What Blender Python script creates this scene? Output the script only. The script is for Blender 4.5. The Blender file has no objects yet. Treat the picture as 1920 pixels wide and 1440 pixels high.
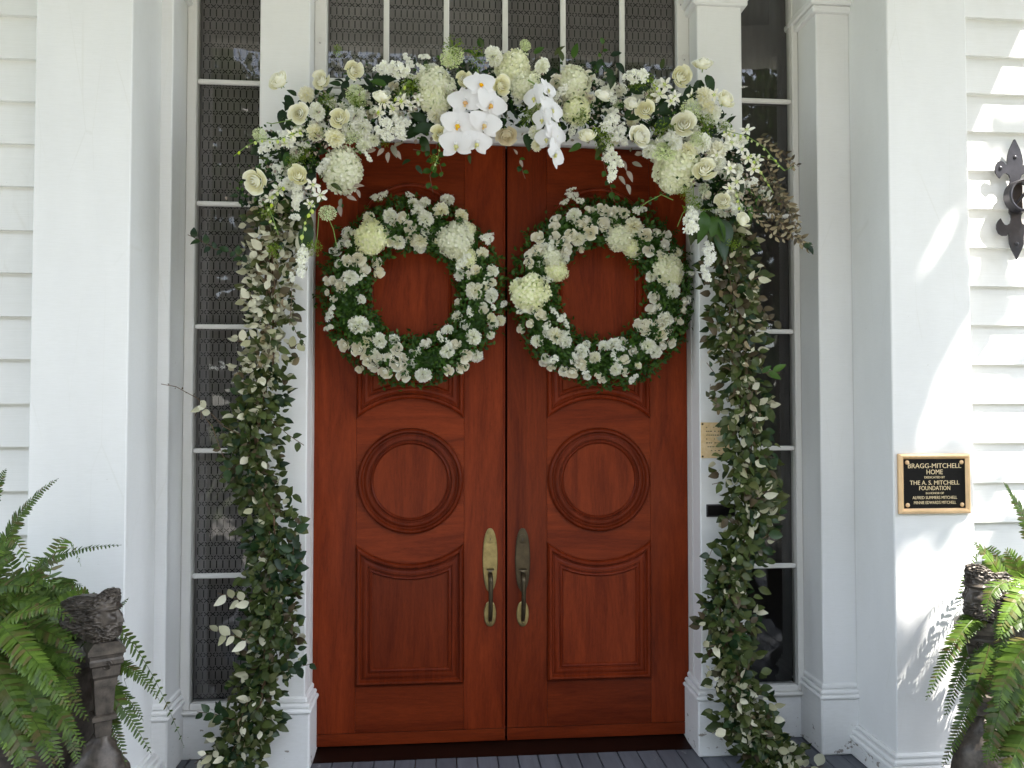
import bpy, bmesh, math, random
import numpy as np
from mathutils import Vector, Matrix, Quaternion, noise
R = math.radians
rnd = random.Random(7)
scene = bpy.context.scene
COL = scene.collection

# ------------------------------------------------------------------ camera, sky, sun, exposure
CAM = Vector((-.27, -3.47, 1.46)); YAW = R(5); PITCH = math.atan(45 / 1490)
cd = bpy.data.cameras.new('camera'); cam = bpy.data.objects.new('camera', cd); COL.objects.link(cam)
cd.sensor_width = 36; cd.lens = 1490 / 1920 * 36; cd.clip_start = .05; cd.clip_end = 2000
cam.location = CAM; cam.rotation_euler = (math.pi / 2 + PITCH, 0, -YAW)
scene.camera = cam
SUN = Vector((-.53, .42, -1)).normalized()          # the way the sunlight travels
w = bpy.data.worlds.new('World'); scene.world = w; w.use_nodes = True
nt = w.node_tree; nt.nodes.clear()
sky = nt.nodes.new('ShaderNodeTexSky'); sky.sky_type = 'NISHITA'; sky.sun_disc = False
sky.sun_elevation = math.asin(-SUN.z); sky.sun_rotation = math.atan2(-SUN.x, -SUN.y)
bg = nt.nodes.new('ShaderNodeBackground'); bg.inputs[1].default_value = .15
wo = nt.nodes.new('ShaderNodeOutputWorld')
hs = nt.nodes.new('ShaderNodeHueSaturation'); hs.inputs['Saturation'].default_value = .5
nt.links.new(sky.outputs[0], hs.inputs['Color']); nt.links.new(hs.outputs[0], bg.inputs[0]); nt.links.new(bg.outputs[0], wo.inputs[0])
sl = bpy.data.lights.new('sun', 'SUN'); sl.energy = 4.5; sl.angle = R(.5); sl.color = (1, .95, .87)
so = bpy.data.objects.new('sun', sl); COL.objects.link(so)
so.rotation_euler = SUN.to_track_quat('-Z', 'Y').to_euler(); so.location = (8, -6, 15)
scene.view_settings.view_transform = 'Standard'; scene.view_settings.look = 'None'
scene.view_settings.gamma = 1; scene.view_settings.use_curve_mapping = False
scene.view_settings.exposure = 2.46
scene.render.engine = 'CYCLES'
scene.cycles.max_bounces = 8; scene.cycles.diffuse_bounces = 5

# ------------------------------------------------------------------ measuring: a photo point on the plane y = Y
_f = Vector((math.sin(YAW) * math.cos(PITCH), math.cos(YAW) * math.cos(PITCH), math.sin(PITCH)))
_r = Vector((math.cos(YAW), -math.sin(YAW), 0)); _u = _r.cross(_f)
def at(px, py, Y):
    d = _f + _r * ((px - 960) / 1490) - _u * ((py - 720) / 1490)
    return CAM + d * ((Y - CAM.y) / d.y)
def topix(p):
    d = p - CAM; z = d.dot(_f); return 960 + 1490 * d.dot(_r) / z, 720 - 1490 * d.dot(_u) / z
def mpp(Y, px=960):                                  # metres per photo pixel near plane Y
    return (at(px + 1, 700, Y) - at(px, 700, Y)).length

# ------------------------------------------------------------------ objects
def wloc(o):
    v = Vector((0, 0, 0))
    while o is not None: v = v + o.location; o = o.parent
    return v
def tag(o, label=None, cat=None, group=None, kind=None):
    if label: o['label'] = label
    if cat: o['category'] = cat
    if group: o['group'] = group
    if kind: o['kind'] = kind
    return o
def empty(name, loc, label=None, cat=None, group=None, kind=None):
    o = bpy.data.objects.new(name, None); COL.objects.link(o); o.location = loc
    o.empty_display_size = .05
    return tag(o, label, cat, group, kind)
def inst(name, mesh, parent, loc, quat=None, scale=1, world=True):
    o = bpy.data.objects.new(name, mesh); COL.objects.link(o); o.parent = parent
    o.location = Vector(loc) - (wloc(parent) if (world and parent) else Vector((0, 0, 0)))
    if quat is not None: o.rotation_mode = 'QUATERNION'; o.rotation_quaternion = quat
    o.scale = (scale,) * 3 if not hasattr(scale, '__len__') else scale
    return o
class MB:
    def __init__(s): s.v = []; s.f = []; s.m = []; s.a = []
    def add(s, vs, fs, m=0, M=None, a=None):
        b = len(s.v); s.a += a if a is not None else [1.0] * len(vs)
        if M is not None: vs = [M @ Vector(p) for p in vs]
        s.v += [tuple(p) for p in vs]; s.f += [tuple(i + b for i in f) for f in fs]
        s.m += [m] * len(fs) if isinstance(m, int) else list(m)
        return s
    def box(s, x0, x1, y0, y1, z0, z1, m=0, bev=0):
        if bev:
            bm = bmesh.new(); bmesh.ops.create_cube(bm, size=1)
            for v in bm.verts:
                v.co = Vector(((x0 + x1) / 2 + v.co.x * (x1 - x0), (y0 + y1) / 2 + v.co.y * (y1 - y0), (z0 + z1) / 2 + v.co.z * (z1 - z0)))
            bmesh.ops.bevel(bm, geom=list(bm.edges), offset=bev, segments=1, affect='EDGES')
            bm.verts.index_update(); s.add([v.co for v in bm.verts], [[v.index for v in f.verts] for f in bm.faces], m); bm.free(); return s
        vs = [(x, y, z) for z in (z0, z1) for y in (y0, y1) for x in (x0, x1)]
        return s.add(vs, [(0, 2, 3, 1), (4, 5, 7, 6), (0, 1, 5, 4), (2, 6, 7, 3), (0, 4, 6, 2), (1, 3, 7, 5)], m)
    def tube(s, pts, rad, n=6, m=0, cap=True):
        pts = [Vector(p) for p in pts]; k = len(pts)
        if not hasattr(rad, '__len__'): rad = [rad] * k
        vs = []; up = Vector((.13, .2, 1)).normalized()
        for i, p in enumerate(pts):
            t = (pts[min(i + 1, k - 1)] - pts[max(i - 1, 0)]).normalized()
            a = t.cross(up)
            if a.length < .05: a = t.cross(Vector((1, 0, 0)))
            a.normalize(); b = t.cross(a)
            for j in range(n):
                q = 2 * math.pi * j / n; vs.append(p + (a * math.cos(q) + b * math.sin(q)) * rad[i])
        fs = [(i * n + j, i * n + (j + 1) % n, (i + 1) * n + (j + 1) % n, (i + 1) * n + j) for i in range(k - 1) for j in range(n)]
        if cap: fs += [tuple(range(n))[::-1], tuple(range((k - 1) * n, k * n))]
        return s.add(vs, fs, m)
    def lathe(s, prof, c=(0, 0, 0), n=24, m=0, axis='z'):
        vs = []; c = Vector(c)
        for r, h in prof:
            for j in range(n):
                q = 2 * math.pi * j / n; x, y = r * math.cos(q), r * math.sin(q)
                vs.append(c + (Vector((x, y, h)) if axis == 'z' else Vector((x, -h, y))))
        k = len(prof)
        fs = [(i * n + j, i * n + (j + 1) % n, (i + 1) * n + (j + 1) % n, (i + 1) * n + j) for i in range(k - 1) for j in range(n)]
        fs += [tuple(range(n))[::-1], tuple(range((k - 1) * n, k * n))]
        if axis != 'z': fs = [f for f in fs]
        return s.add(vs, fs, m)
    def prism(s, poly, y0, y1, m=0):                  # an (x, z) outline given depth along y
        n = len(poly); vs = [(x, y0, z) for x, z in poly] + [(x, y1, z) for x, z in poly]
        fs = [tuple(range(n)), tuple(range(2 * n - 1, n - 1, -1))] + [(i, i + n, (i + 1) % n + n, (i + 1) % n) for i in range(n)]
        return s.add(vs, fs, m)
    def mesh(s, name, mats, smooth=False, off=Vector((0, 0, 0)), fix=False):
        me = bpy.data.meshes.new(name)
        me.from_pydata([(p[0] - off.x, p[1] - off.y, p[2] - off.z) for p in s.v], [], s.f)
        for mt in (mats if isinstance(mats, (list, tuple)) else [mats]): me.materials.append(mt)
        if any(s.m): me.polygons.foreach_set('material_index', s.m)
        if fix:
            bm = bmesh.new(); bm.from_mesh(me); bmesh.ops.recalc_face_normals(bm, faces=bm.faces); bm.to_mesh(me); bm.free()
        if smooth is True: me.polygons.foreach_set('use_smooth', [True] * len(me.polygons))
        elif smooth:
            me.polygons.foreach_set('use_smooth', [True] * len(me.polygons)); me.set_sharp_from_angle(angle=R(smooth))
        if s.a and min(s.a) < 1 and len(s.a) == len(s.v):
            at_ = me.attributes.new('tip', 'FLOAT', 'POINT'); at_.data.foreach_set('value', s.a)
        me.update(); return me
    def build(s, name, mats, parent=None, smooth=False, fix=True, **k):
        off = wloc(parent) if parent else Vector((0, 0, 0))
        o = bpy.data.objects.new(name, s.mesh(name, mats, smooth, off, fix)); COL.objects.link(o)
        if parent: o.parent = parent
        return tag(o, **k)
def top(name, mb, mats, label=None, cat=None, group=None, kind=None, smooth=False):
    return mb.build(name, mats, None, smooth, label=label, cat=cat, group=group, kind=kind)

# ------------------------------------------------------------------ materials
def mat(name):
    m = bpy.data.materials.new(name); m.use_nodes = True; n = m.node_tree; n.nodes.clear(); return m, n
def N(n, t, **k):
    x = n.nodes.new(t)
    for a, b in k.items():
        if a.startswith('i_'): x.inputs[a[2:].replace('_', ' ')].default_value = b
        else: setattr(x, a, b)
    return x
def ramp(n, fac, stops):
    r = n.nodes.new('ShaderNodeValToRGB'); e = r.color_ramp.elements
    while len(e) < len(stops): e.new(.5)
    for q, (p, c) in zip(e, stops): q.position = p; q.color = (*c, 1)
    n.links.new(fac, r.inputs[0]); return r.outputs[0]
def noisen(n, co, scale, detail=4, rough=.55, dist=0):
    x = N(n, 'ShaderNodeTexNoise'); x.inputs['Scale'].default_value = scale; x.inputs['Detail'].default_value = detail
    x.inputs['Roughness'].default_value = rough; x.inputs['Distortion'].default_value = dist
    if co is not None: n.links.new(co, x.inputs['Vector'])
    return x.outputs['Fac']
def coords(n, scale=(1, 1, 1), kind='Object'):
    t = N(n, 'ShaderNodeTexCoord'); mp = N(n, 'ShaderNodeMapping'); mp.inputs['Scale'].default_value = scale
    n.links.new(t.outputs[kind], mp.inputs[0]); return mp.outputs[0]
def wcoords(n, scale=(1, 1, 1)):
    t = N(n, 'ShaderNodeNewGeometry'); mp = N(n, 'ShaderNodeMapping'); mp.inputs['Scale'].default_value = scale
    n.links.new(t.outputs['Position'], mp.inputs[0]); return mp.outputs[0]
def math_(n, op, a, b=None):
    x = N(n, 'ShaderNodeMath', operation=op)
    for i, v in enumerate((a, b)):
        if v is None: continue
        if isinstance(v, (int, float)): x.inputs[i].default_value = v
        else: n.links.new(v, x.inputs[i])
    return x.outputs[0]
def mixc(n, fac, a, b, mode='MIX'):
    x = N(n, 'ShaderNodeMix', data_type='RGBA', blend_type=mode)
    for i, v in ((0, fac), (6, a), (7, b)):
        if isinstance(v, (int, float)): x.inputs[i].default_value = v
        elif isinstance(v, tuple): x.inputs[i].default_value = (*v, 1)
        else: n.links.new(v, x.inputs[i])
    return x.outputs[2]
def finish(n, col, rough=.5, bump=None, bs=.3, bd=.002, metal=0, coat=0, spec=.5):
    p = N(n, 'ShaderNodeBsdfPrincipled')
    if isinstance(col, tuple): p.inputs['Base Color'].default_value = (*col, 1)
    else: n.links.new(col, p.inputs['Base Color'])
    if isinstance(rough, (int, float)): p.inputs['Roughness'].default_value = rough
    else: n.links.new(rough, p.inputs['Roughness'])
    p.inputs['Metallic'].default_value = metal; p.inputs['Coat Weight'].default_value = coat
    p.inputs['Coat Roughness'].default_value = .12; p.inputs['Specular IOR Level'].default_value = spec
    if bump is not None:
        b = N(n, 'ShaderNodeBump'); b.inputs['Strength'].default_value = bs; b.inputs['Distance'].default_value = bd
        n.links.new(bump, b.inputs['Height']); n.links.new(b.outputs[0], p.inputs['Normal'])
    o = N(n, 'ShaderNodeOutputMaterial'); n.links.new(p.outputs[0], o.inputs[0]); return p
def orand(n): return N(n, 'ShaderNodeObjectInfo').outputs['Random']
def irand(n):
    g = N(n, 'ShaderNodeNewGeometry')
    return math_(n, 'FRACT', math_(n, 'ADD', g.outputs['Random Per Island'], math_(n, 'MULTIPLY', orand(n), 7.31)))

def white_paint(name, base=(.80, .80, .79), dirt=.5, brush=(3, 3, 60), chip=0):
    m, n = mat(name)
    c1 = wcoords(n, (1, 1, .35)); big = noisen(n, c1, 2.2, 6, .6)
    c2 = wcoords(n, brush); fine = noisen(n, c2, 9, 5, .6)
    spk = noisen(n, wcoords(n), 55, 3, .5)
    d = ramp(n, big, [(.35, tuple(x * (1 - .12 * dirt) for x in base)), (.62, base)])
    s = ramp(n, spk, [(.77, (1, 1, 1)), (.80, (.66, .64, .6))])
    col = mixc(n, .8, d, s, 'MULTIPLY')
    f2 = ramp(n, fine, [(.3, (.94, .94, .93)), (.6, (1, 1, 1))])
    col = mixc(n, dirt, col, f2, 'MULTIPLY')
    v = N(n, 'ShaderNodeTexVoronoi', feature='DISTANCE_TO_EDGE'); v.inputs['Scale'].default_value = 5; n.links.new(wcoords(n, (1.6, 1.6, .22)), v.inputs['Vector'])
    ln = ramp(n, v.outputs['Distance'], [(.0, (.95, .945, .93)), (.010, (1, 1, 1))]); mk = ramp(n, noisen(n, wcoords(n, (1, 1, .5)), 3.3, 3), [(.48, (0, 0, 0)), (.6, (1, 1, 1))])
    mb_ = N(n, 'ShaderNodeRGBToBW'); n.links.new(mk, mb_.inputs[0]); col = mixc(n, mb_.outputs[0], col, mixc(n, 1.0, col, ln, 'MULTIPLY'))
    if chip:
        ch = noisen(n, wcoords(n, (1, 1, 1.6)), 17, 5, .65)
        z = N(n, 'ShaderNodeSeparateXYZ'); n.links.new(N(n, 'ShaderNodeNewGeometry').outputs['Position'], z.inputs[0])
        lim = math_(n, 'ADD', ch, math_(n, 'MULTIPLY', math_(n, 'SUBTRACT', .16, z.outputs['Z']), chip))
        k = ramp(n, lim, [(.68, (0, 0, 0)), (.70, (1, 1, 1))])
        kk = N(n, 'ShaderNodeRGBToBW'); n.links.new(k, kk.inputs[0])
        col = mixc(n, kk.outputs[0], col, (.30, .27, .24))
    finish(n, col, .5, fine, .25, .0015, spec=.35)
    return m
WHITE = white_paint('white_paint', dirt=.65)
SIDING = white_paint('siding_paint', (.79, .79, .77), 1.0, (1.2, 3, 70))
BASEP = white_paint('base_paint', (.77, .77, .76), .8, (3, 3, 12), .55)
TRIM = white_paint('trim_paint', (.74, .73, .70), .7)

def wood(name, horiz, dark=(.086, .0102, .0024), light=(.245, .039, .009)):
    m, n = mat(name)
    t = N(n, 'ShaderNodeNewGeometry'); off = N(n, 'ShaderNodeVectorMath', operation='ADD')
    cmb = N(n, 'ShaderNodeCombineXYZ'); r = orand(n)
    n.links.new(math_(n, 'MULTIPLY', r, 13), cmb.inputs[0]); n.links.new(math_(n, 'MULTIPLY', r, 7), cmb.inputs[1]); n.links.new(math_(n, 'MULTIPLY', r, 5), cmb.inputs[2])
    n.links.new(t.outputs['Position'], off.inputs[0]); n.links.new(cmb.outputs[0], off.inputs[1])
    def mp(sc):
        x = N(n, 'ShaderNodeMapping'); x.inputs['Scale'].default_value = sc; n.links.new(off.outputs[0], x.inputs[0]); return x.outputs[0]
    a, b = (1, 9) if horiz else (9, 1)
    broad = noisen(n, mp((a * .55, 2, b * .55)), 1.6, 6, .68, 1.6)
    grain = noisen(n, mp((a * 3, 3, b * 3)), 5, 6, .65, .3)
    pore = noisen(n, mp((a * 9, 9, b * 9)), 9, 3, .6)
    mid = tuple((x + y) / 2 for x, y in zip(dark, light))
    c = ramp(n, broad, [(.25, dark), (.5, mid), (.78, light)])
    g = ramp(n, grain, [(.3, (.68, .62, .6)), (.62, (1.0, 1.0, 1.0))])
    c = mixc(n, .75, c, g, 'MULTIPLY')
    pr = ramp(n, pore, [(.3, (.72, .68, .66)), (.5, (1, 1, 1))])
    c = mixc(n, .7, c, pr, 'MULTIPLY')
    h = N(n, 'ShaderNodeHueSaturation'); n.links.new(c, h.inputs['Color'])
    n.links.new(math_(n, 'ADD', .80, math_(n, 'MULTIPLY', r, .4)), h.inputs['Value'])
    finish(n, h.outputs[0], .36, grain, .12, .001, coat=0, spec=.12)
    return m
WOODV = wood('mahogany_vertical', False); WOODH = wood('mahogany_horizontal', True)
WOODM = wood('mahogany_moulding', False, (.100, .012, .003), (.212, .031, .0075))
WOODT = wood('mahogany_threshold', True, (.008, .003, .002), (.022, .007, .004))

def simple(name, col, rough=.5, metal=0, ns=0, var=.25, bump=0, coat=0, spec=.5):
    m, n = mat(name)
    if ns:
        f = noisen(n, coords(n), ns, 5, .6)
        c = ramp(n, f, [(.3, tuple(x * (1 - var) for x in col)), (.68, tuple(min(1, x * (1 + var * .6)) for x in col))])
        finish(n, c, rough, f if bump else None, bump, .003, metal, coat, spec)
    else: finish(n, col, rough, None, metal=metal, coat=coat, spec=spec)
    return m
def petal_mat(name, inner, outer, trans=.22, var=.08, base=None):
    m, n = mat(name); r = irand(n)
    c = ramp(n, r, [(0, inner), (1, outer)])
    if base:                                           # greenish petal base, with crease shade worked into the colour
        ta = N(n, 'ShaderNodeAttribute', attribute_name='tip'); k = math_(n, 'POWER', ta.outputs['Fac'], 1.0)
        c = mixc(n, k, base, c)
    h = N(n, 'ShaderNodeHueSaturation'); n.links.new(c, h.inputs['Color'])
    n.links.new(math_(n, 'ADD', 1 - var, math_(n, 'MULTIPLY', orand(n), var * 1.4)), h.inputs['Value'])
    n.links.new(math_(n, 'ADD', .75, math_(n, 'MULTIPLY', orand(n), .5)), h.inputs['Saturation'])
    d = N(n, 'ShaderNodeBsdfDiffuse'); tr = N(n, 'ShaderNodeBsdfTranslucent'); mx = N(n, 'ShaderNodeMixShader', i_Fac=trans)
    gl = N(n, 'ShaderNodeBsdfGlossy'); gl.inputs['Roughness'].default_value = .5; m2 = N(n, 'ShaderNodeMixShader', i_Fac=.015)
    for q in (d, tr): n.links.new(h.outputs[0], q.inputs[0])
    n.links.new(d.outputs[0], mx.inputs[1]); n.links.new(tr.outputs[0], mx.inputs[2])
    n.links.new(mx.outputs[0], m2.inputs[1]); n.links.new(gl.outputs[0], m2.inputs[2])
    o = N(n, 'ShaderNodeOutputMaterial'); n.links.new(m2.outputs[0], o.inputs[0]); return m
def leaf_mat(name, cols, back=None, trans=.2, gloss=.06, rough=.35):
    m, n = mat(name); r = irand(n)
    c = ramp(n, r, [(i / max(1, len(cols) - 1), x) for i, x in enumerate(cols)])
    if back:
        g = N(n, 'ShaderNodeNewGeometry'); bk = ramp(n, r, [(i / max(1, len(back) - 1), x) for i, x in enumerate(back)])
        c = mixc(n, g.outputs['Backfacing'], c, bk)
    f = noisen(n, coords(n), 60, 3); v = ramp(n, f, [(.3, (.8, .8, .8)), (.65, (1, 1, 1))]); c = mixc(n, .6, c, v, 'MULTIPLY')
    d = N(n, 'ShaderNodeBsdfDiffuse'); tr = N(n, 'ShaderNodeBsdfTranslucent'); mx = N(n, 'ShaderNodeMixShader', i_Fac=trans)
    gl = N(n, 'ShaderNodeBsdfGlossy'); gl.inputs['Roughness'].default_value = rough; m2 = N(n, 'ShaderNodeMixShader', i_Fac=gloss)
    for q in (d, tr): n.links.new(c, q.inputs[0])
    n.links.new(d.outputs[0], mx.inputs[1]); n.links.new(tr.outputs[0], mx.inputs[2])
    n.links.new(mx.outputs[0], m2.inputs[1]); n.links.new(gl.outputs[0], m2.inputs[2])
    o = N(n, 'ShaderNodeOutputMaterial'); n.links.new(m2.outputs[0], o.inputs[0]); return m
def glass_mat(name, base=.0):
    m, n = mat(name); g = N(n, 'ShaderNodeBsdfGlossy'); g.inputs['Roughness'].default_value = .015
    t = N(n, 'ShaderNodeBsdfTransparent'); t.inputs[0].default_value = (.95, .96, .95, 1)
    fr = N(n, 'ShaderNodeFresnel'); fr.inputs[0].default_value = 1.5; mx = N(n, 'ShaderNodeMixShader')
    wob = noisen(n, wcoords(n), 5, 2); b = N(n, 'ShaderNodeBump'); b.inputs['Strength'].default_value = .05; b.inputs['Distance'].default_value = .01
    n.links.new(wob, b.inputs['Height']); n.links.new(b.outputs[0], g.inputs['Normal'])
    n.links.new(math_(n, 'MULTIPLY', math_(n, 'ADD', fr.outputs[0], base), 1.25), mx.inputs[0]); n.links.new(t.outputs[0], mx.inputs[1]); n.links.new(g.outputs[0], mx.inputs[2])
    o = N(n, 'ShaderNodeOutputMaterial'); n.links.new(mx.outputs[0], o.inputs[0]); return m
GLASS = glass_mat('old_window_glass')
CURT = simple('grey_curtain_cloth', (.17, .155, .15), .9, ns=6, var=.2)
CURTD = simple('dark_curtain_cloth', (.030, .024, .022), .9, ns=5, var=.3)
LACE = simple('black_lattice_print', (.004, .004, .004), .9, spec=.1)
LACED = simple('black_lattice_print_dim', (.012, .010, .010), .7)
DARK = simple('dark_interior', (.012, .010, .009), .9)
BRASS = simple('aged_brass', (.30, .235, .10), .38, .85, 30, .35, .1)
BRONZE = simple('dark_bronze', (.085, .065, .038), .42, .8, 25, .3, .1)
GOLD = simple('bright_brass_frame', (.80, .54, .30), .38, .35, 20, .12)
PLATE = simple('plaque_black', (.006, .005, .005), .5, 0, 90, .4, .15, spec=.15)
LETTER = simple('plaque_lettering', (.78, .62, .38), .5, .1)
IRON = simple('wrought_iron', (.05, .048, .055), .38, .55, 18, .35, .15)
STONE = simple('weathered_bronze', (.075, .062, .050), .42, .3, 40, .6, .4)
FLOORP = None

PW = petal_mat('cream_rose_petal', (.96, .95, .82), (.97, .965, .90), .26, var=.03, base=(.88, .85, .54))
PWF = petal_mat('ivory_spray_petal', (.96, .94, .84), (.97, .96, .91), .26, var=.03, base=(.92, .88, .68))
PH = petal_mat('hydrangea_petal', (.91, .91, .66), (.95, .94, .80), .30, base=(.80, .84, .50))
PWH = petal_mat('white_petal', (.96, .96, .90), (.97, .97, .95), .28, var=.03, base=(.84, .86, .64))
PO = petal_mat('orchid_petal', (.82, .81, .82), (.86, .85, .86), .2, .03)
PTAN = petal_mat('tan_rose_petal', (.88, .80, .58), (.92, .86, .68), .3)
OLIP = petal_mat('orchid_lip_orange', (.80, .35, .05), (.85, .6, .12)); OLG = petal_mat('orchid_lip_green', (.62, .60, .15), (.78, .76, .35))
LIME = leaf_mat('lime_filler', [(.16, .26, .02), (.26, .36, .04), (.10, .20, .02)], None, .3, .02)
UMB = petal_mat('umbel_floret', (.62, .72, .36), (.84, .88, .62), .3)
BUD = petal_mat('green_orchid_bud', (.48, .58, .12), (.66, .74, .28))
BOX = leaf_mat('boxwood_leaf', [(.016, .045, .006), (.034, .085, .012), (.065, .135, .018)], None, .2, .02)
DKL = leaf_mat('dark_rose_leaf', [(.008, .022, .007), (.014, .036, .011), (.025, .055, .015)], [(.04, .07, .025), (.06, .10, .03)], .12, .025)
ELA = leaf_mat('elaeagnus_leaf', [(.042, .062, .016), (.072, .096, .024), (.030, .048, .013), (.11, .12, .04)], [(.56, .54, .38), (.74, .72, .56), (.36, .35, .20), (.62, .60, .44)], .15, .02)
ELB = leaf_mat('brown_elaeagnus_leaf', [(.065, .050, .028), (.10, .075, .042), (.05, .055, .028)], [(.38, .31, .19), (.22, .17, .09), (.50, .44, .30)], .15, .02)
EUC = leaf_mat('pinkish_grey_leaf', [(.30, .24, .19), (.40, .33, .27), (.22, .22, .16)], [(.45, .38, .31), (.30, .30, .23)], .2, .04)
STEM = simple('brown_stem', (.13, .075, .04), .7); GSTEM = simple('green_stem', (.16, .26, .05), .6)
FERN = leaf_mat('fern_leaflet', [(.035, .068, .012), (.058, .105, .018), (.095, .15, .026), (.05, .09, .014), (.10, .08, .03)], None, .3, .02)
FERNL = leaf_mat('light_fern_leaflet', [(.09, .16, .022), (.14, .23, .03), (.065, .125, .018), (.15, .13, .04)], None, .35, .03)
# ------------------------------------------------------------------ ground and porch
m_, n_ = mat('lawn'); f_ = noisen(n_, wcoords(n_), .8, 6)
finish(n_, ramp(n_, f_, [(.3, (.06, .07, .035)), (.7, (.10, .115, .06))]), .9); LAWN = m_
MB().box(-300, 300, -300, 300, -.7, -.6).build('ground', LAWN, kind='structure')
m_, n_ = mat('pale_concrete'); f_ = noisen(n_, wcoords(n_), 3, 6)
finish(n_, ramp(n_, f_, [(.3, (.25, .235, .21)), (.7, (.33, .31, .28))]), .85); CONC = m_
MB().box(-4.2, 4.2, -30, -5.3, -.604, -.59).build('bounce_path', CONC, kind='structure')  # unseen paving, added and widened to bounce light up into the porch
BRICKM = simple('brick_foundation', (.28, .12, .08), .85, ns=9)
MB().box(-5.2, 5.2, -4.3, .3, -.65, -.026).build('porch_foundation', BRICKM, kind='structure')
for k in range(3):
    MB().box(-2.2, 2.2, -4.3 - .33 * (k + 1), -4.3 - .33 * k + .01, -.62, -.16 - .15 * k, bev=.01).build('porch_step', CONC, kind='structure')
m_, n_ = mat('grey_porch_paint'); r_ = orand(n_); f_ = noisen(n_, wcoords(n_, (9, 1, 1)), 4, 6, .65)
c_ = ramp(n_, f_, [(.25, (.075, .082, .098)), (.6, (.115, .125, .145))])
h_ = N(n_, 'ShaderNodeHueSaturation'); n_.links.new(c_, h_.inputs['Color']); n_.links.new(math_(n_, 'ADD', .85, math_(n_, 'MULTIPLY', r_, .3)), h_.inputs['Value'])
sc_ = noisen(n_, wcoords(n_, (1, .5, 1)), 14, 6, .7); k_ = N(n_, 'ShaderNodeRGBToBW'); n_.links.new(ramp(n_, sc_, [(.62, (0, 0, 0)), (.66, (1, 1, 1))]), k_.inputs[0])
finish(n_, mixc(n_, math_(n_, 'MULTIPLY', k_.outputs[0], .6), h_.outputs[0], (.30, .30, .29)), .5, f_, .2); PORCHP = m_
floor = empty('porch_floor', (0, -2, 0), kind='structure')
_pl = MB().box(-.0405, .0405, -2.2, 2.05, -.025, 0, bev=.0025).mesh('plank', PORCHP)
for i in range(122):
    o = inst('plank', _pl, floor, (-5.18 + .085 * i, -2, rnd.uniform(-.0012, .0004)))
CEIL = simple('ceiling_paint', (.34, .36, .36), .7)
MB().box(-5.2, 3.13, -4.15, .2, 5.2, 5.3).build('porch_ceiling', CEIL, kind='structure')
MB().box(-5.2, 3.13, -4.15, -3.95, 4.85, 5.2).build('porch_beam', WHITE, kind='structure')
MB().box(3.0, 3.13, -3.95, -.3, 4.9, 5.2).build('porch_side_beam', WHITE, kind='structure')
MB().box(-6, 6, .28, .4, -.6, 6).build('interior_wall', DARK, kind='structure')
MB().box(-1.40, 1.48, -.30, .2, 3.93, 5.2).build('entablature_wall', WHITE, kind='structure')

# ------------------------------------------------------------------ clapboard walls
def clap(x0, x1, label):
    root = empty('clapboard_wall', ((x0 + x1) / 2, -.38, 0), label, 'wall', 'clapboard walls beside the entrance')
    MB().box(x0, x1, -.375, .27, -.6, 5.2).build('backing', SIDING, root)
    e = .1605
    for k in range(-15, 21):
        z = 2.12 + e * k; a = rnd.uniform(-.0015, .0015); b = rnd.uniform(-.0025, .0025); c = rnd.uniform(-.0025, .0025)
        yb = -.400 + a
        vs = [(x0, yb, z + b), (x1, yb, z + c), (x1, -.3785, z + e + .004), (x0, -.3785, z + e + .004), (x0, -.3755, z + b), (x1, -.3755, z + c), (x1, -.3755, z + e + .004), (x0, -.3755, z + e + .004)]
        MB().add(vs, [(0, 1, 2, 3), (0, 4, 5, 1), (3, 2, 6, 7), (0, 3, 7, 4), (1, 5, 6, 2), (4, 7, 6, 5)]).build('board', SIDING, root)
clap(-5.2, -1.73, 'shaded white clapboard wall left of the entrance behind the left fern')
clap(1.81, 5.2, 'sunlit white clapboard wall right of the entrance behind the iron sconce')

# ------------------------------------------------------------------ pilasters
def ring_base(root, x0, x1, y0, y1, steps, name):
    mb = MB()
    for z0, z1, p in steps: mb.box(x0 - p, x1 + p, y0 - p, y1, z0, z1, bev=min(.006, (z1 - z0) * .35))
    return mb.build(name, BASEP if name == 'plinth' else WHITE, root)
def pilaster(x0, x1, y0, y1, ztop, label, plinth, mould, capz=None, name='pilaster', group='white pilasters of the door surround'):
    root = empty(name, ((x0 + x1) / 2, (y0 + y1) / 2, 0), label, 'pilaster', group)
    MB().box(x0, x1, y0, y1, 0, ztop, bev=.004).build('shaft', WHITE, root)
    ring_base(root, x0, x1, y0, y1, plinth, 'plinth'); ring_base(root, x0, x1, y0, y1, mould, 'base_moulding')
    if capz: ring_base(root, x0, x1, y0, y1, [(capz, capz + .03, .022), (capz + .03, capz + .06, .034), (capz + .06, ztop, .026)], 'capital')
    return root
INM = [(.234, .252, .030), (.252, .272, .022), (.272, .296, .010)]
pilaster(-1.736, -1.40, -.5, -.2, 5.2, 'broad white outer pilaster left of the doors, behind the left fern', [(0, .066, .036)], [(.066, .088, .042), (.088, .108, .030), (.108, .126, .014)])
pilaster(1.484, 1.816, -.5, -.2, 5.2, 'broad white outer pilaster right of the doors, carrying the engraved plaque', [(0, .066, .036)], [(.066, .088, .042), (.088, .108, .030), (.108, .126, .014)])
pilaster(-1.406, -1.356, -.2, .05, 3.95, 'narrow white pilaster between left outer pilaster and left sidelight', [(0, .234, .016)], [(.234, .252, .026), (.252, .272, .018), (.272, .296, .008)], 3.17)
pilaster(1.338, 1.49, -.2, .05, 3.95, 'narrow white pilaster between right sidelight and plaque pilaster', [(0, .234, .016)], [(.234, .252, .026), (.252, .272, .018), (.272, .296, .008)], 3.17)
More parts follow.
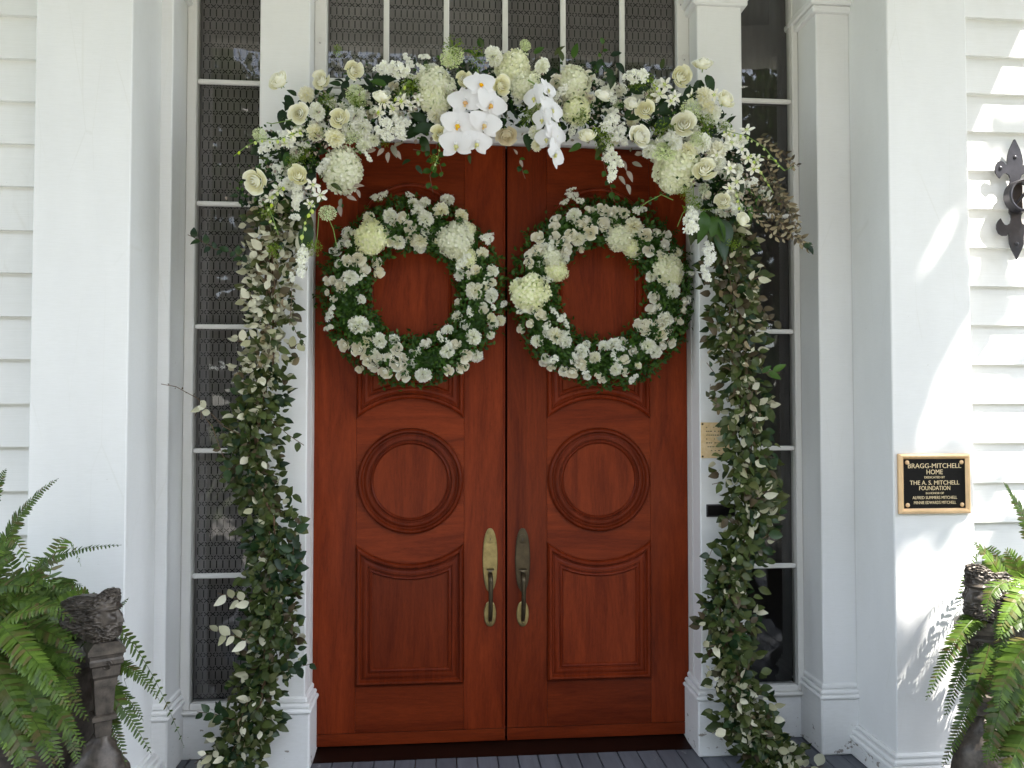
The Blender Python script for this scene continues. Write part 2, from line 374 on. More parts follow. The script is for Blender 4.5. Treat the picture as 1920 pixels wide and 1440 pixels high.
pilaster(-1.022, -.82, -.165, .05, 3.95, 'white door pilaster directly left of the wooden doors', [(0, .234, .022)], INM, 3.20)
pilaster(.822, 1.02, -.165, .05, 3.95, 'white door pilaster directly right of the wooden doors, with two small plates', [(0, .234, .022)], INM, 3.20)

# ------------------------------------------------------------------ glazing with the lattice curtain
def lattice(mb, x0, x1, z0, z1, y, xo=0, fade=None):
    px, pz = .0262, .0572; j = 0; z = z0 + .01
    while z < z1:
        zc = z; i = 0; x = x0 + .006 + xo
        zr = zc; skew = rnd.uniform(-.001, .001)
        while x < x1 + .001:
            def q(a, b, wd=.0036):
                a = Vector((a[0], 0, a[1])); b = Vector((b[0], 0, b[1])); d = (b - a).normalized(); s = Vector((d.z, 0, -d.x)) * wd / 2
                pts = [a - s, a + s, b + s, b - s]
                pts = [(min(max(p.x, x0), x1), y, min(max(p.z, z0), z1)) for p in pts]
                if (Vector(pts[0]) - Vector(pts[2])).length > .004: mb.add(pts, [(0, 1, 2, 3)])
            q((x, zr + .013), (x, zr + .0445), .0042)
            if x + px < x1 + .01:
                for s in (-1, 1):
                    xm = x + px / 2
                    for u0, u1 in ((.12, .42), (.58, .88)) if rnd.random() < .55 else ((.1, .9),):
                        xa, xb = x + px * u0, x + px * u1; za, zb = zr + s * (u0 - .5) * .021, zr + s * (u1 - .5) * .021
                        q((xa, za), (xb, zb), .0034)
            x += px
        z += pz
def glazed(name, label, x0, x1, z0, zs, fx0, fx1, fz0, fz1, xs=(), dark=False, ydep=0, xm=.012, lite_bottom_plain=False, group=None):
    root = empty(name, ((x0 + x1) / 2, ydep, fz0), label, 'window', group)
    z1 = fz1 - .04
    f = MB()
    f.box(fx0, x0, ydep - .03, ydep + .03, fz0, fz1, bev=.004); f.box(x1, fx1, ydep - .03, ydep + .03, fz0, fz1, bev=.004)
    f.box(x0 + .0005, x1 - .0005, ydep - .029, ydep + .03, fz0, z0, bev=.003); f.box(x0 + .0005, x1 - .0005, ydep - .029, ydep + .03, z1, fz1, bev=.003)
    f.build('frame', TRIM, root)
    for z in zs:
        m = MB(); m.box(x0 + .001, x1 - .001, ydep - .018, ydep + .0, z - .010, z + .010, bev=.004); m.build('glazing_bar', TRIM, root)
    for x in xs:
        m = MB(); m.box(x - xm, x + xm, ydep - .018, ydep + .0, z0 + .001, z1 - .001, bev=.004); m.build('glazing_bar', TRIM, root)
    ze = [z0] + list(zs) + [z1]; xe = [x0] + list(xs) + [x1]
    for a, b in zip(ze, ze[1:]):
        for c, d in zip(xe, xe[1:]):
            t = rnd.uniform(-.0009, .0009); u = rnd.uniform(-.0006, .0006)
            g = MB(); yy = ydep + .003
            g.add([(c, yy + t, a), (d, yy - t, a), (d, yy - t + u, b), (c, yy + t + u, b)], [(0, 1, 2, 3)]); g.build('pane', GLASS, root)
    c = MB(); nx = 40
    zc = z0 if not lite_bottom_plain else zs[0]
    vs = []; W_ = x1 - x0 + .04
    for i in range(nx + 1):
        x = x0 - .02 + W_ * i / nx; yy = ydep + .042 + .0012 * math.sin(i * 1.3)
        vs += [(x, yy, zc), (x, yy, z1)]
    c.add(vs, [(2 * i, 2 * i + 2, 2 * i + 3, 2 * i + 1) for i in range(nx)])
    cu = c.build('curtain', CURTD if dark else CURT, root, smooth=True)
    l = MB()
    for c0, c1 in zip(xe, xe[1:]):
        for a, b in zip(ze, ze[1:]):
            if a >= zc - 1e-6: lattice(l, c0 + .002, c1 - .002, a, b, ydep + .039)
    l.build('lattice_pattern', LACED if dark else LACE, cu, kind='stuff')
    return root
ks = [.23 + .525 * k for k in range(1, 7)]
SG = 'tall sidelight windows flanking the doors'
glazed('sidelight_window', 'tall narrow sidelight window left of the doors with black lattice pattern on grey', -1.315, -1.026, .23, ks, -1.355, -1.0235, .205, 3.93, group=SG)
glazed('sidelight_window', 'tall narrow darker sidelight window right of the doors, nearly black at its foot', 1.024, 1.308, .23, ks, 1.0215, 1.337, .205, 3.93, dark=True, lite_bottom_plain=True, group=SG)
glazed('transom_window', 'wide transom window above the doors with upright glazing bars, reflecting trees', -.769, .766, 2.872, [], -.8195, .8215, 2.832, 3.93, xs=[-.516, -.257, 0, .256, .521], ydep=-.03)
for s, (a, b) in ((0, (-1.355, -1.023)), (1, (1.021, 1.337))):
    r_ = empty('sidelight_panel', ((a + b) / 2, 0, 0), ['white wooden panel under the left sidelight window', 'white wooden panel under the right sidelight window'][s], 'panel', 'panels under the sidelights')
    MB().box(a, b, -.022, .05, 0, .203, bev=.002).build('board', BASEP, r_); MB().box(a, b, -.045, .0, .190, .2045, bev=.004).build('sill', TRIM, r_)
li = empty('door_lintel', (0, 0, 2.62), 'white lintel across the top of the doors below the transom window', 'lintel')
MB().box(-.819, .821, -.03, .05, 2.622, 2.829, bev=.004).build('beam', WHITE, li)
MB().box(-.818, .820, -.048, -.0305, 2.64, 2.668, bev=.005).build('moulding', TRIM, li)
MB().box(-.818, .820, -.062, -.0305, 2.80, 2.826, bev=.005).build('ledge', TRIM, li)
th = top('door_threshold', MB().add([(-.797, -.10, .002), (.798, -.10, .002), (.798, .05, .022), (-.797, .05, .022), (-.797, -.10, -.001), (.798, -.10, -.001), (.798, .05, -.001), (-.797, .05, -.001)],
    [(0, 1, 2, 3), (4, 7, 6, 5), (0, 4, 5, 1), (2, 6, 7, 3), (0, 3, 7, 4), (1, 5, 6, 2)]), WOODT, 'dark brown wooden threshold on the porch floor under the doors', 'threshold')
# jamb strips beside the doors
JB = empty('door_jamb', (0, .03, 0), 'white jamb strips lining the door opening', 'door frame')
MB().box(-.8195, -.8175, -.06, .05, .0, 2.62).build('strip', TRIM, JB); MB().box(.8195, .8215, -.06, .05, .0, 2.62).build('strip', TRIM, JB)

# ------------------------------------------------------------------ doors
PROF = [(0, 0), (.001, .010), (.005, .017), (.011, .021), (.017, .020), (.022, .014), (.024, .006), (.029, .0055), (.033, .0095), (.042, .0125), (.050, .0105), (.053, .0045), (.056, .0045), (.059, .0085), (.063, .0100), (.067, .0075), (.070, .002), (.0715, -.001)]
def sweep(outf, y0=0):
    """moulding profile swept round a closed (x, z) outline with mitred corners, proud of the door face"""
    mb = MB(); vs = []; n = len(outf(0))
    for o, h in PROF: vs += [(x, y0 - h, z) for x, z in outf(o)]
    k = len(PROF)
    mb.add(vs, [(a * n + i, a * n + (i + 1) % n, (a + 1) * n + (i + 1) % n, (a + 1) * n + i) for a in range(k - 1) for i in range(n)])
    return mb, outf(.0705)
def arc(cx, cz, r, a0, a1, n): return [(cx + r * math.cos(R(a0 + (a1 - a0) * i / n)), cz + r * math.sin(R(a0 + (a1 - a0) * i / n))) for i in range(n + 1)]
def door(x0, x1, cx, label, side):
    root = empty('door', (x0 if side < 0 else x1, 0, .02), label, 'door', 'pair of panelled mahogany doors')
    hw = .2305; zc = 1.145; zb, zt = .024, 2.618
    a, b = cx - hw, cx + hw
    MB().box(x0 + .001, x1 - .001, .006, .045, zb + .001, zt).build('core', WOODT, root)
    for q0, q1 in ((x0, a - .0006), (b + .0006, x1)): MB().box(q0, q1, 0, .0058, zb + .053, zt, bev=.0009).build('stile', WOODV, root)
    for z0, z1 in ((zb + .053, .30), (.3005, 1.64), (1.6405, zt)):
        MB().box(a, b, .0004, .0058, z0, z1, bev=.0009).build('rail', WOODH, root)
    MB().box(x0, x1, -.0006, .0058, zb, zb + .0505, bev=.001).build('kick_strip', WOODH, root)
    rr = math.hypot(hw, .269)
    def circ(o): return arc(cx, zc, .2285 - o, 0, 360, 72)[:-1]
    def low(o):
        r = rr + o; t = math.degrees(math.acos((hw - o) / r)); return [(a + o, .276 + o), (b - o, .276 + o)] + arc(cx, zc, r, -t, -(180 - t), 28)
    def up(o):
        r = rr + o; t = math.degrees(math.acos((hw - o) / r)); return arc(cx, zc, r, 180 - t, t, 28) + arc(cx, 2.21, hw - o, 0, 180, 40)
    for nm, out, hz in (('round_panel', circ, False), ('lower_panel', low, False), ('upper_panel', up, False)):
        mb, inn = sweep(out); mo = mb.build('panel_moulding', WOODM, root, smooth=38)
        MB().prism(inn, -.0012, .0002).build(nm, WOODV, root)
    return root
dl = door(-.817, .0035, -.4065, 'left mahogany door leaf under the left wreath, with round and arched panels', -1)
dr = door(.0125, .8185, .4185, 'right mahogany door leaf under the right wreath, with round and arched panels', 1)
MB().box(-.0065, .0035, -.007, -.0002, .076, 2.615, bev=.0025).build('astragal', WOODM, dl)

def door_handle(parent, px, m_plate, m_low, m_grip):
    c = at(px, 1048, -.003); cx = c.x; z0 = at(px, 1105, 0).z; z1 = at(px, 990, 0).z
    def plate(xc, za, zb, w, name, mt, par, pw=2.0, y=-.001):
        mb = MB(); n = 40; zc = (za + zb) / 2; h = (zb - za) / 2; rings = []
        vs = []
        for s, d in ((1, 0), (1, .0035), (.92, .006), (.5, .0068)):
            for i in range(n):
                q = 2 * math.pi * i / n; e = .86
                x = w * s * math.copysign(abs(math.cos(q)) ** e, math.cos(q)); z = h * (s if s > .6 else .8) * math.sin(q)
                vs.append((xc + x, y - d, zc + z))
        fs = [(k * n + i, k * n + (i + 1) % n, (k + 1) * n + (i + 1) % n, (k + 1) * n + i) for k in range(3) for i in range(n)] + [tuple(range(3 * n, 4 * n))]
        return mb.add(vs, fs).build(name, mt, par, smooth=35)
    h = plate(cx, z0 - .01, z1, .033, 'handle', m_plate, parent)
    la = at(px, 1174, 0).z; lb = at(px, 1127, 0).z
    plate(cx, la, lb, .027, 'lower_plate', m_low, h, y=-.0012)
    zt = at(px, 1078, 0).z; zm = at(px, 1120, -.03).z; zl = at(px, 1163, 0).z
    pts = [(cx, -.006, zt + .004), (cx, -.030, zt + .008), (cx, -.050, zt - .006), (cx, -.056, zt - .03), (cx, -.052, zm), (cx, -.040, zl + .045), (cx, -.028, zl + .02), (cx, -.016, zl + .006), (cx, -.007, zl)]
    ps = []
    for i in range(len(pts) - 1):
        for k in range(3): ps.append(Vector(pts[i]).lerp(Vector(pts[i + 1]), k / 3))
    ps.append(Vector(pts[-1])); ps = [ps[0]] + [(ps[i - 1] + ps[i] * 2 + ps[i + 1]) / 4 for i in range(1, len(ps) - 1)] + [ps[-1]]
    rr = [.0105 - .0045 * max(0, (i / len(ps) - .35)) for i in range(len(ps))]
    MB().tube(ps, rr, 10).build('grip', m_grip, h, smooth=50)
    MB().lathe([(.0065, 0), (.0065, .004), (.004, .008), (.001, .009)], (cx, -.01, zl - .004), 12, axis='y').build('grip_foot', m_low, h, smooth=50)
    MB().lathe([(.0195, .0), (.0195, .0035), (.0175, .0042), (.001, .005)], (cx, -.0055, at(px, 1010, 0).z), 24, axis='y').build('lock_cylinder', m_plate, h, smooth=40)
    MB().box(cx - .0013, cx + .0013, -.0113, -.0095, at(px, 1010, 0).z - .006, at(px, 1010, 0).z + .005).build('keyhole', IRON, h)
    zt += .017
    MB().add([(cx - .015, -.007, zt + .012), (cx + .015, -.007, zt + .012), (cx + .017, -.030, zt + .010), (cx - .017, -.030, zt + .010), (cx, -.007, zt - .004), (cx, -.034, zt + .0)],
             [(0, 1, 2, 3), (0, 3, 5, 4), (1, 4, 5, 2), (3, 2, 5), (0, 4, 1)]).build('thumb_latch', m_grip, h, smooth=50)
    return h
door_handle(dl, 919, BRASS, BRASS, BRONZE); door_handle(dr, 980, BRONZE, BRASS, BRONZE)

# ------------------------------------------------------------------ plaques and small fittings
pc = at(1749, 906, -.5); K = 2.10e-3
pa, pb = at(1683, 963, -.5), at(1815, 850, -.5); x0, x1, z0, z1 = pa.x, pb.x, pa.z, pb.z
pq = empty('wall_plaque', ((x0 + x1) / 2, -.5, z0), 'black plaque in a gilt frame reading BRAGG-MITCHELL HOME on the right pilaster', 'plaque')
fw_ = (x1 - x0) * .072; fr = MB(); y0 = -.502
O = [(x0, z0), (x1, z0), (x1, z1), (x0, z1)]
def shr(d): return [(x0 + d, z0 + d), (x1 - d, z0 + d), (x1 - d, z1 - d), (x0 + d, z1 - d)]
vs = []
for d, dep in ((0, 0), (0, .010), (fw_ * .35, .018), (fw_ * .6, .018), (fw_, .007)):
    vs += [(x, y0 - dep, z) for x, z in shr(d)]
fr.add(vs, [(4 * k + i, 4 * k + (i + 1) % 4, 4 * k + 4 + (i + 1) % 4, 4 * k + 4 + i) for k in range(4) for i in range(4)])
fr.build('frame', GOLD, pq)
xa, za = shr(fw_ * .95)[0]; xb, zb = shr(fw_ * .95)[2]
MB().box(xa, xb, y0 - .008, y0 - .002, za, zb).build('face', PLATE, pq)
dg = bpy.context.evaluated_depsgraph_get()
def lettering(txt, xc, zc, size, y, mt, parent, wid=None, bold=.0, ext=.0006):
    cu = bpy.data.curves.new('lettering', 'FONT'); cu.body = txt; cu.size = size; cu.align_x = 'CENTER'; cu.align_y = 'CENTER'; cu.offset = bold; cu.extrude = ext; cu.resolution_u = 3
    t = bpy.data.objects.new('lettering_curve', cu); COL.objects.link(t); bpy.context.view_layer.update()
    me = bpy.data.meshes.new_from_object(t.evaluated_get(bpy.context.evaluated_depsgraph_get())); bpy.data.objects.remove(t); bpy.data.curves.remove(cu)
    ws = max(v.co.x for v in me.vertices) - min(v.co.x for v in me.vertices); s = wid / ws if wid else 1
    for v in me.vertices: v.co = (v.co.x * s, -v.co.z, v.co.y)
    me.materials.clear(); me.materials.append(mt)
    o = bpy.data.objects.new('lettering', me); COL.objects.link(o); o.parent = parent; o.location = Vector((xc, y, zc)) - wloc(parent); return o
Wd, Hd = xb - xa, zb - za; xc = (xa + xb) / 2
for txt, fz, sz, wd, b in (('BRAGG-MITCHELL', .885 - .03, .135, .86, .0), ('HOME', .73, .135, .26, .0), ('DEDICATED BY', .625, .062, .33, .0), ('THE A. S. MITCHELL', .515, .12, .80, .0),
                        ('FOUNDATION', .405, .12, .50, .0), ('IN HONOR OF', .305, .06, .29, .0), ('ALFRED SUMMERS MITCHELL', .215, .085, .72, .0), ('MINNIE EDWARDS MITCHELL', .115, .085, .68, .0)):
    lettering(txt, xc, za + Hd * fz, Hd * sz * 1.02, y0 - .0088, LETTER, pq, Wd * wd, b)
for sx in (.06, .94):
    for sz in (.07, .93):
        r = MB().lathe([(.0085, 0), (.0085, .002), (.006, .004), (.001, .0045)], (xa + Wd * sx, y0 - .008, za + Hd * sz), 10, axis='y'); r.build('rosette_screw', GOLD, pq, smooth=50)
a, b = at(1314, 859, -.165), at(1369, 792, -.165)
bp = empty('brass_plate', ((a.x + b.x) / 2, -.166, a.z), 'small tarnished brass plate on the right door pilaster, half behind leaves', 'plate')
m_, n_ = mat('tarnished_brass_sheet'); fz = noisen(n_, wcoords(n_), 24, 6, .7)
finish(n_, ramp(n_, fz, [(.30, (.30, .16, .05)), (.40, (.74, .53, .27)), (.6, (.86, .66, .40))]), .4, fz, .1, metal=.15); TARN = m_
MB().box(a.x, b.x, -.1685, -.1655, a.z, b.z, bev=.0007).build('sheet', TARN, bp)
for qx in (a.x + .007, b.x - .007):
    for qz in (a.z + .007, b.z - .007): MB().lathe([(.0048, 0), (.0042, .0018), (.001, .002)], (qx, -.1684, qz), 8, axis='y').build('screw', BRONZE, bp)
for k in range(7):                                   # worn, unreadable engraved lines
    zz = a.z + .03 + .0165 * k; mb = MB(); x = a.x + .022
    while x < b.x - .02:
        l = rnd.uniform(.003, .009)
        if rnd.random() < .6: mb.box(x, x + l, -.1692, -.1686, zz, zz + .0035)
        x += l + .003
    if mb.v: mb.build('worn_engraving', BRONZE, bp)
a, b = at(1324, 969, -.165), at(1378, 945, -.165)
bk = empty('black_plate', ((a.x + b.x) / 2, -.166, a.z), 'small black horizontal plate on the right door pilaster below the brass plate', 'plate')
MB().box(a.x, b.x, -.172, -.1655, a.z, b.z, bev=.0015).build('sheet', IRON, bk); MB().box(a.x + .006, b.x - .006, -.1726, -.1718, a.z + .006, b.z - .006).build('face', PLATE, bk)
for px, py, lb in ((600, 75, 'left'), (1283, 107, 'lower right'), (1276, 4, 'upper right')):
    c = at(px, py, -.064); pts = [(c.x + .012 * math.cos(t_), -.0665, c.z + .012 * math.sin(t_)) for t_ in [i * math.pi / 7 for i in range(15)]]
    e = empty('eye_hook', c, 'tiny clear ring hook on the %s side of the transom frame' % lb, 'hook', 'ring hooks on the transom frame')
    MB().tube(pts, .0016, 5, cap=False).build('ring', TRIM, e); MB().tube([(c.x, -.058, c.z - .012), (c.x, -.068, c.z - .012)], .0018, 5).build('shank', IRON, e)

# ------------------------------------------------------------------ iron wall sconce at the right edge
sc = at(1900, 375, -.41); u = mpp(-.42, 1900); Y0 = -.425
scn = empty('wall_sconce', (sc.x, Y0, sc.z), 'black iron fleur-de-lis wall sconce with ring on the sunlit clapboards', 'sconce')
half = [(-1, 107), (-5, 99), (-10, 89), (-13.5, 78), (-15, 68), (-14.5, 61), (-18, 62), (-22, 66), (-27, 68), (-32, 66), (-36, 60), (-38, 52), (-36.5, 45), (-33, 40), (-29, 36.5), (-26.5, 41), (-22, 45), (-17, 46), (-12, 43), (-9.5, 37), (-10, 31), (-13, 24), (-12.5, 12), (-12, 0)]
lo = [(-12.5, -12), (-13, -24), (-10, -29), (-9, -36), (-11, -43), (-17, -47), (-22, -46), (-26, -41), (-29, -35), (-33, -39), (-37, -46), (-37, -54), (-33, -62), (-26, -66), (-19, -66), (-14, -62), (-14, -70), (-13, -80), (-9, -91), (-4, -100), (0, -108)]
L = half + lo; poly = [(sc.x + x * u, sc.z + z * u) for x, z in L] + [(sc.x - x * u, sc.z + z * u) for x, z in L[::-1][1:]]
MB().prism(poly, Y0, Y0 + .006).build('fleur_plate', IRON, scn)
for bx, bz in ((0, 75), (-28, 55), (28, 55), (-8, -3), (0, -80)): MB().lathe([(3.6 * u, 0), (3.2 * u, .003), (1.2 * u, .005)], (sc.x + bx * u, Y0, sc.z + bz * u), 8, axis='y').build('bolt', IRON, scn, smooth=50)
cr = Vector((sc.x + 5 * u, Y0, sc.z + 3 * u)); R1 = 29 * u
vs = []; n = 40
for rr_, dd in ((R1, 0), (R1, .035), (R1 * .93, .04), (R1 * .84, .038), (R1 * .82, 0)):
    vs += [(cr.x + rr_ * math.cos(2 * math.pi * i / n), Y0 - dd, cr.z + rr_ * math.sin(2 * math.pi * i / n)) for i in range(n)]
MB().add(vs, [(k * n + i, k * n + (i + 1) % n, (k + 1) * n + (i + 1) % n, (k + 1) * n + i) for k in range(4) for i in range(n)]).build('ring', IRON, scn, smooth=40)
MB().tube([(cr.x - 14 * u, Y0 - .005, cr.z - 20 * u), (cr.x - 4 * u, Y0 - .05, cr.z + 2 * u), (cr.x + 14 * u, Y0 - .11, cr.z + 8 * u), (cr.x + 34 * u, Y0 - .15, cr.z + 12 * u)], .006, 8).build('arm', IRON, scn, smooth=50)
lx = cr.x + 40 * u; ly = Y0 - .16; lz = cr.z
MB().lathe([(.004, .17), (.03, .12), (.062, .09), (.064, .08), (.05, .078)], (lx, ly, lz - .02), 6).build('lantern_roof', BRASS, scn)
MB().lathe([(.05, .075), (.040, -.10), (.045, -.105), (.03, -.12), (.008, -.15)], (lx, ly, lz - .02), 6).build('lantern_body', GOLD, scn)
# ------------------------------------------------------------------ flower and leaf prototypes (local Z faces out)
def grid_patch(mb, fn, nu, nv, m=0, flip=False, shade=True):
    vs = [fn(-1 + 2 * i / nu, j / nv) for j in range(nv + 1) for i in range(nu + 1)]
    k = nu + 1; fs = [(j * k + i, j * k + i + 1, (j + 1) * k + i + 1, (j + 1) * k + i) for j in range(nv) for i in range(nu)]
    if flip: fs = [f[::-1] for f in fs]
    return mb.add(vs, fs, m, a=[j / nv for j in range(nv + 1) for i in range(nu + 1)] if shade else None)
def rose_mesh(name, seed, mt, n=15, opened=.5, ruff=.02, nu=8, nv=6, sep=True):
    """unit-radius rose: a furled heart, cupped petals on a spiral, outer ones rolling open"""
    q = random.Random(seed); mb = MB(); a0 = q.uniform(0, 6)
    for i in range(n):
        t = i / (n - 1); a0 += 2.25 + q.uniform(-.25, .25)
        r = .09 + .80 * t ** .82; wd = 1.5 - .65 * t + q.uniform(-.08, .08); inn = max(0, 1 - t * 1.35); out = max(0, t - .30) / .70 * opened
        H = .98 - .42 * t + q.uniform(-.04, .04); ph = q.uniform(0, 6); tilt = q.uniform(-.04, .04)
        def fn(u, v, r=r, wd=wd, inn=inn, out=out, H=H, a0=a0, ph=ph, t=t, tilt=tilt):
            e = abs(u); vv = v * (1 - .13 * e ** 3 - .05 * t * math.cos(u * 4.5 + ph) * v)
            b = math.sin(min(1, .12 + vv * 1.05) * math.pi / 2)
            rho = r * (.34 + .66 * b) - r * .42 * inn * max(0, (vv - .5) / .5) ** 1.6
            rho += out * .30 * max(0, (vv - .45) / .55) ** 1.5 * (1 - .25 * e) + ruff * math.sin(u * 6 + ph) * vv ** 3 + .05 * (u + 1) * (.4 + t)
            z = H * vv - out * .26 * max(0, (vv - .55) / .45) ** 2 + tilt * u
            a = a0 + u * wd * (1 - .10 * vv)
            return Vector((rho * math.cos(a), rho * math.sin(a), z - .5))
        grid_patch(mb, fn, nu, nv)
    # short green sepals behind
    for k in range(5):
        a = k * 1.257; d = Vector((math.cos(a), math.sin(a), 0)); s_ = Vector((-math.sin(a), math.cos(a), 0)); c = Vector((0, 0, -.5))
        mb.add([c + d * .08, c + d * .35 - s_ * .10, c + d * .75 + Vector((0, 0, .03)), c + d * .35 + s_ * .10], [(0, 1, 2, 3)], 1)
    mb.tube([(0, 0, -.45), (0, 0, -.9)], .05, 5, 1)
    me = mb.mesh(name, [mt, GSTEM], True); return me
def ruffle_mesh(name, seed, mt, n=30, nu=8):
    """unit-radius carnation-like bloom: a dome of crumpled fan petals, frilled at the rim"""
    q = random.Random(seed); mb = MB()
    for i in range(n):
        t = ((i + .5) / n) ** .55; a0 = i * 2.39996 + q.uniform(-.3, .3); el = (1 - t) * 1.45 + q.uniform(-.1, .1); L = .86 + .12 * t + q.uniform(-.10, .06)
        ph = q.uniform(0, 6); wd = q.uniform(.34, .50)
        D = Vector((math.cos(a0) * math.cos(el), math.sin(a0) * math.cos(el), math.sin(el) * .8)); S = Vector((-math.sin(a0), math.cos(a0), 0)); U = S.cross(D)
        S2 = (S * math.cos(ph) + U * math.sin(ph) * .5).normalized()
        def fn(u, v, D=D, S=S2, U=U, L=L, ph=ph, wd=wd):
            e = math.sin(u * 6 + ph) * .15 * v * v + math.sin(u * 12 + ph * 2) * .05 * v
            c = max(0, v - .72) / .28
            return D * (L * (.18 + .82 * v) * (1 - .12 * u * u) * (1 + .08 * math.sin(u * 9 + ph) * v)) + S * (u * wd * v ** .6) + U * (e - .10 * v * v) - D * .10 * c * c + Vector((0, 0, -.22))
        grid_patch(mb, fn, nu, 4)
    return mb.mesh(name, mt, False)
def floret(mb, c, nrm, s, q, m=0, k=4, cup=.25, point=.0, mc=None):
    nrm = nrm.normalized(); a = nrm.orthogonal().normalized(); b = nrm.cross(a); o = q.uniform(0, 6)
    for i in range(k):
        t = o + 2 * math.pi * i / k; d = a * math.cos(t) + b * math.sin(t); e = a * -math.sin(t) + b * math.cos(t); w_ = s * (.62 if k <= 4 else .40); cu = cup * q.uniform(.3, 1.6)
        L = s * q.uniform(.9, 1.1)
        vs = [c, c + d * L * .45 - e * w_ * .62 + nrm * s * cu * .4, c + d * L * .85 - e * w_ * (.62 - point) + nrm * s * cu * .8, c + d * L + nrm * s * cu * .3, c + d * L * .85 + e * w_ * (.62 - point) + nrm * s * cu, c + d * L * .45 + e * w_ * .62 + nrm * s * cu * .5, c + d * L * .6 + nrm * s * cu * .15]
        mb.add(vs, [(0, 1, 6), (1, 2, 6), (2, 3, 6), (3, 4, 6), (4, 5, 6), (5, 0, 6)], m, a=[.25, .6, .95, 1, .95, .6, .8])
    if mc is not None: mb.add([c + nrm * s * .12 + (a * math.cos(x) + b * math.sin(x)) * s * .09 for x in (0, 2.1, 4.2)], [(0, 1, 2)], mc)
def hydrangea_mesh(name, seed, mats, n=84, sq=.8):
    q = random.Random(seed); mb = MB()
    for i in range(n):
        z = 1 - 1.55 * (i + .5) / n; rr = math.sqrt(max(0, 1 - z * z)); t = i * 2.39996
        d = Vector((rr * math.cos(t), rr * math.sin(t), z)); bump = 1 + .22 * noise.noise(d * 1.7 + Vector((seed, 0, 0))) + q.uniform(-.05, .03)
        c = Vector((d.x * .86 * bump, d.y * .86 * bump, d.z * .72 * bump * sq))
        nn = (d + Vector((q.uniform(-.4, .4), q.uniform(-.4, .4), q.uniform(-.2, .5)))).normalized()
        floret(mb, c, nn, q.uniform(.21, .27), q, 0, 4, .30, .06, 1)
    vs = []; fs = []
    for j in range(7):
        for k in range(14):
            th = math.pi * j / 6; vs.append((.74 * math.sin(th) * math.cos(k * math.pi / 7), .74 * math.sin(th) * math.sin(k * math.pi / 7), .60 * sq * math.cos(th)))
    fs = [(j * 14 + k, (j + 1) * 14 + k, (j + 1) * 14 + (k + 1) % 14, j * 14 + (k + 1) % 14) for j in range(6) for k in range(14)]
    mb.add(vs, fs, 1); return mb.mesh(name, mats, False)
def stock_mesh(name, seed, mats, n=24, lx=1.0, ly=.5):
    q = random.Random(seed); mb = MB()
    for i in range(n):
        x, y = q.uniform(-1, 1), q.uniform(-1, 1)
        if x * x + y * y > 1: x *= .6; y *= .6
        tap = 1 - .35 * (x + 1) / 2; c = Vector((x * lx * .85, y * ly * .8 * tap, q.uniform(.05, .25) + .3 * (1 - y * y))); nn = Vector((x * .5, y * .9, 1)) + Vector((q.uniform(-.5, .5), q.uniform(-.5, .5), 0))
        s = q.uniform(.19, .27) * (1.1 - .3 * (x + 1) / 2)
        floret(mb, c, nn, s, q, 0, 5, .3, 0); floret(mb, c + nn.normalized() * s * .25, nn, s * .65, q, 0, 4, .8, 0)
        if i % 4 == 0:
            d = Vector((x * lx, y * ly, -.1)); mb.tube([c, c * .4 + Vector((-.2, 0, -.3))], .02, 3, 1, False)
    return mb.mesh(name, mats, False)
def star_mesh(name, seed, mats):
    q = random.Random(seed); mb = MB(); floret(mb, Vector((0, 0, 0)), Vector((0, 0, 1)), 1, q, 0, 5, .18, .26); floret(mb, Vector((0, 0, .12)), Vector((0, 0, 1)), .28, q, 1, 5, .6, .1)
    return mb.mesh(name, mats, False)
def umbel_mesh(name, seed, mats, n=120, dome=.35, s=.10):
    q = random.Random(seed); mb = MB(); base = Vector((0, 0, -.7))
    for i in range(n):
        r = math.sqrt((i + .5) / n); t = i * 2.39996; c = Vector((r * math.cos(t), r * math.sin(t), dome * (1 - r * r) + q.uniform(-.07, .07)))
        floret(mb, c, Vector((c.x * .5, c.y * .5, 1)) + Vector((q.uniform(-.6, .6), q.uniform(-.6, .6), 0)), s * q.uniform(.7, 1.3), q, 0, 5, .3)
        if i % 3 == 0: mb.tube([c, base * .6 + c * .15], .012, 3, 1, False)
    return mb.mesh(name, mats, False)
def lime_mesh(name, seed, mats, n=85):
    q = random.Random(seed); mb = MB()
    for i in range(n):
        d = Vector((q.gauss(0, 1), q.gauss(0, 1), q.gauss(0.4, .8))).normalized(); L = q.uniform(.45, 1.05); c = d * L
        if i % 2 == 0: mb.tube([d * .1, c], .014, 3, 0, False)
        for k in range(3):
            dd = (d + Vector((q.uniform(-1, 1), q.uniform(-1, 1), q.uniform(-1, 1)))).normalized(); s = q.uniform(.10, .22)
            o = dd.orthogonal().normalized() * s * .28; mb.add([c, c + dd * s * .5 + o, c + dd * s, c + dd * s * .5 - o], [(0, 1, 2, 3)], 0)
    return mb.mesh(name, mats, False)
def leaf_geo(wd=.5, seg=4, fold=.12, curl=.15, blunt=.75, side=0, wav=0.0):
    """leaf of unit length along +Y, face +Z; five points across would be lavish, three carry the midrib"""
    vs = []; fs = []
    for i in range(seg + 1):
        t = i / seg; w_ = wd * .5 * math.sin(math.pi * min(1, t ** blunt * .985 + .012)) ** .8 if 0 < i < seg else .012
        z = -curl * t * t * 1.2 + .04 * math.sin(3.1 * t); x = side * t * t * .2
        vs += [(x - w_, t, z + fold * w_ * 2 + wav * math.sin(i * 2.3)), (x, t, z), (x + w_, t, z + fold * w_ * 2 - wav * math.sin(i * 2.9))]
    for i in range(seg):
        b = 3 * i; fs += [(b, b + 1, b + 4, b + 3), (b + 1, b + 2, b + 5, b + 4)]
    return vs, fs
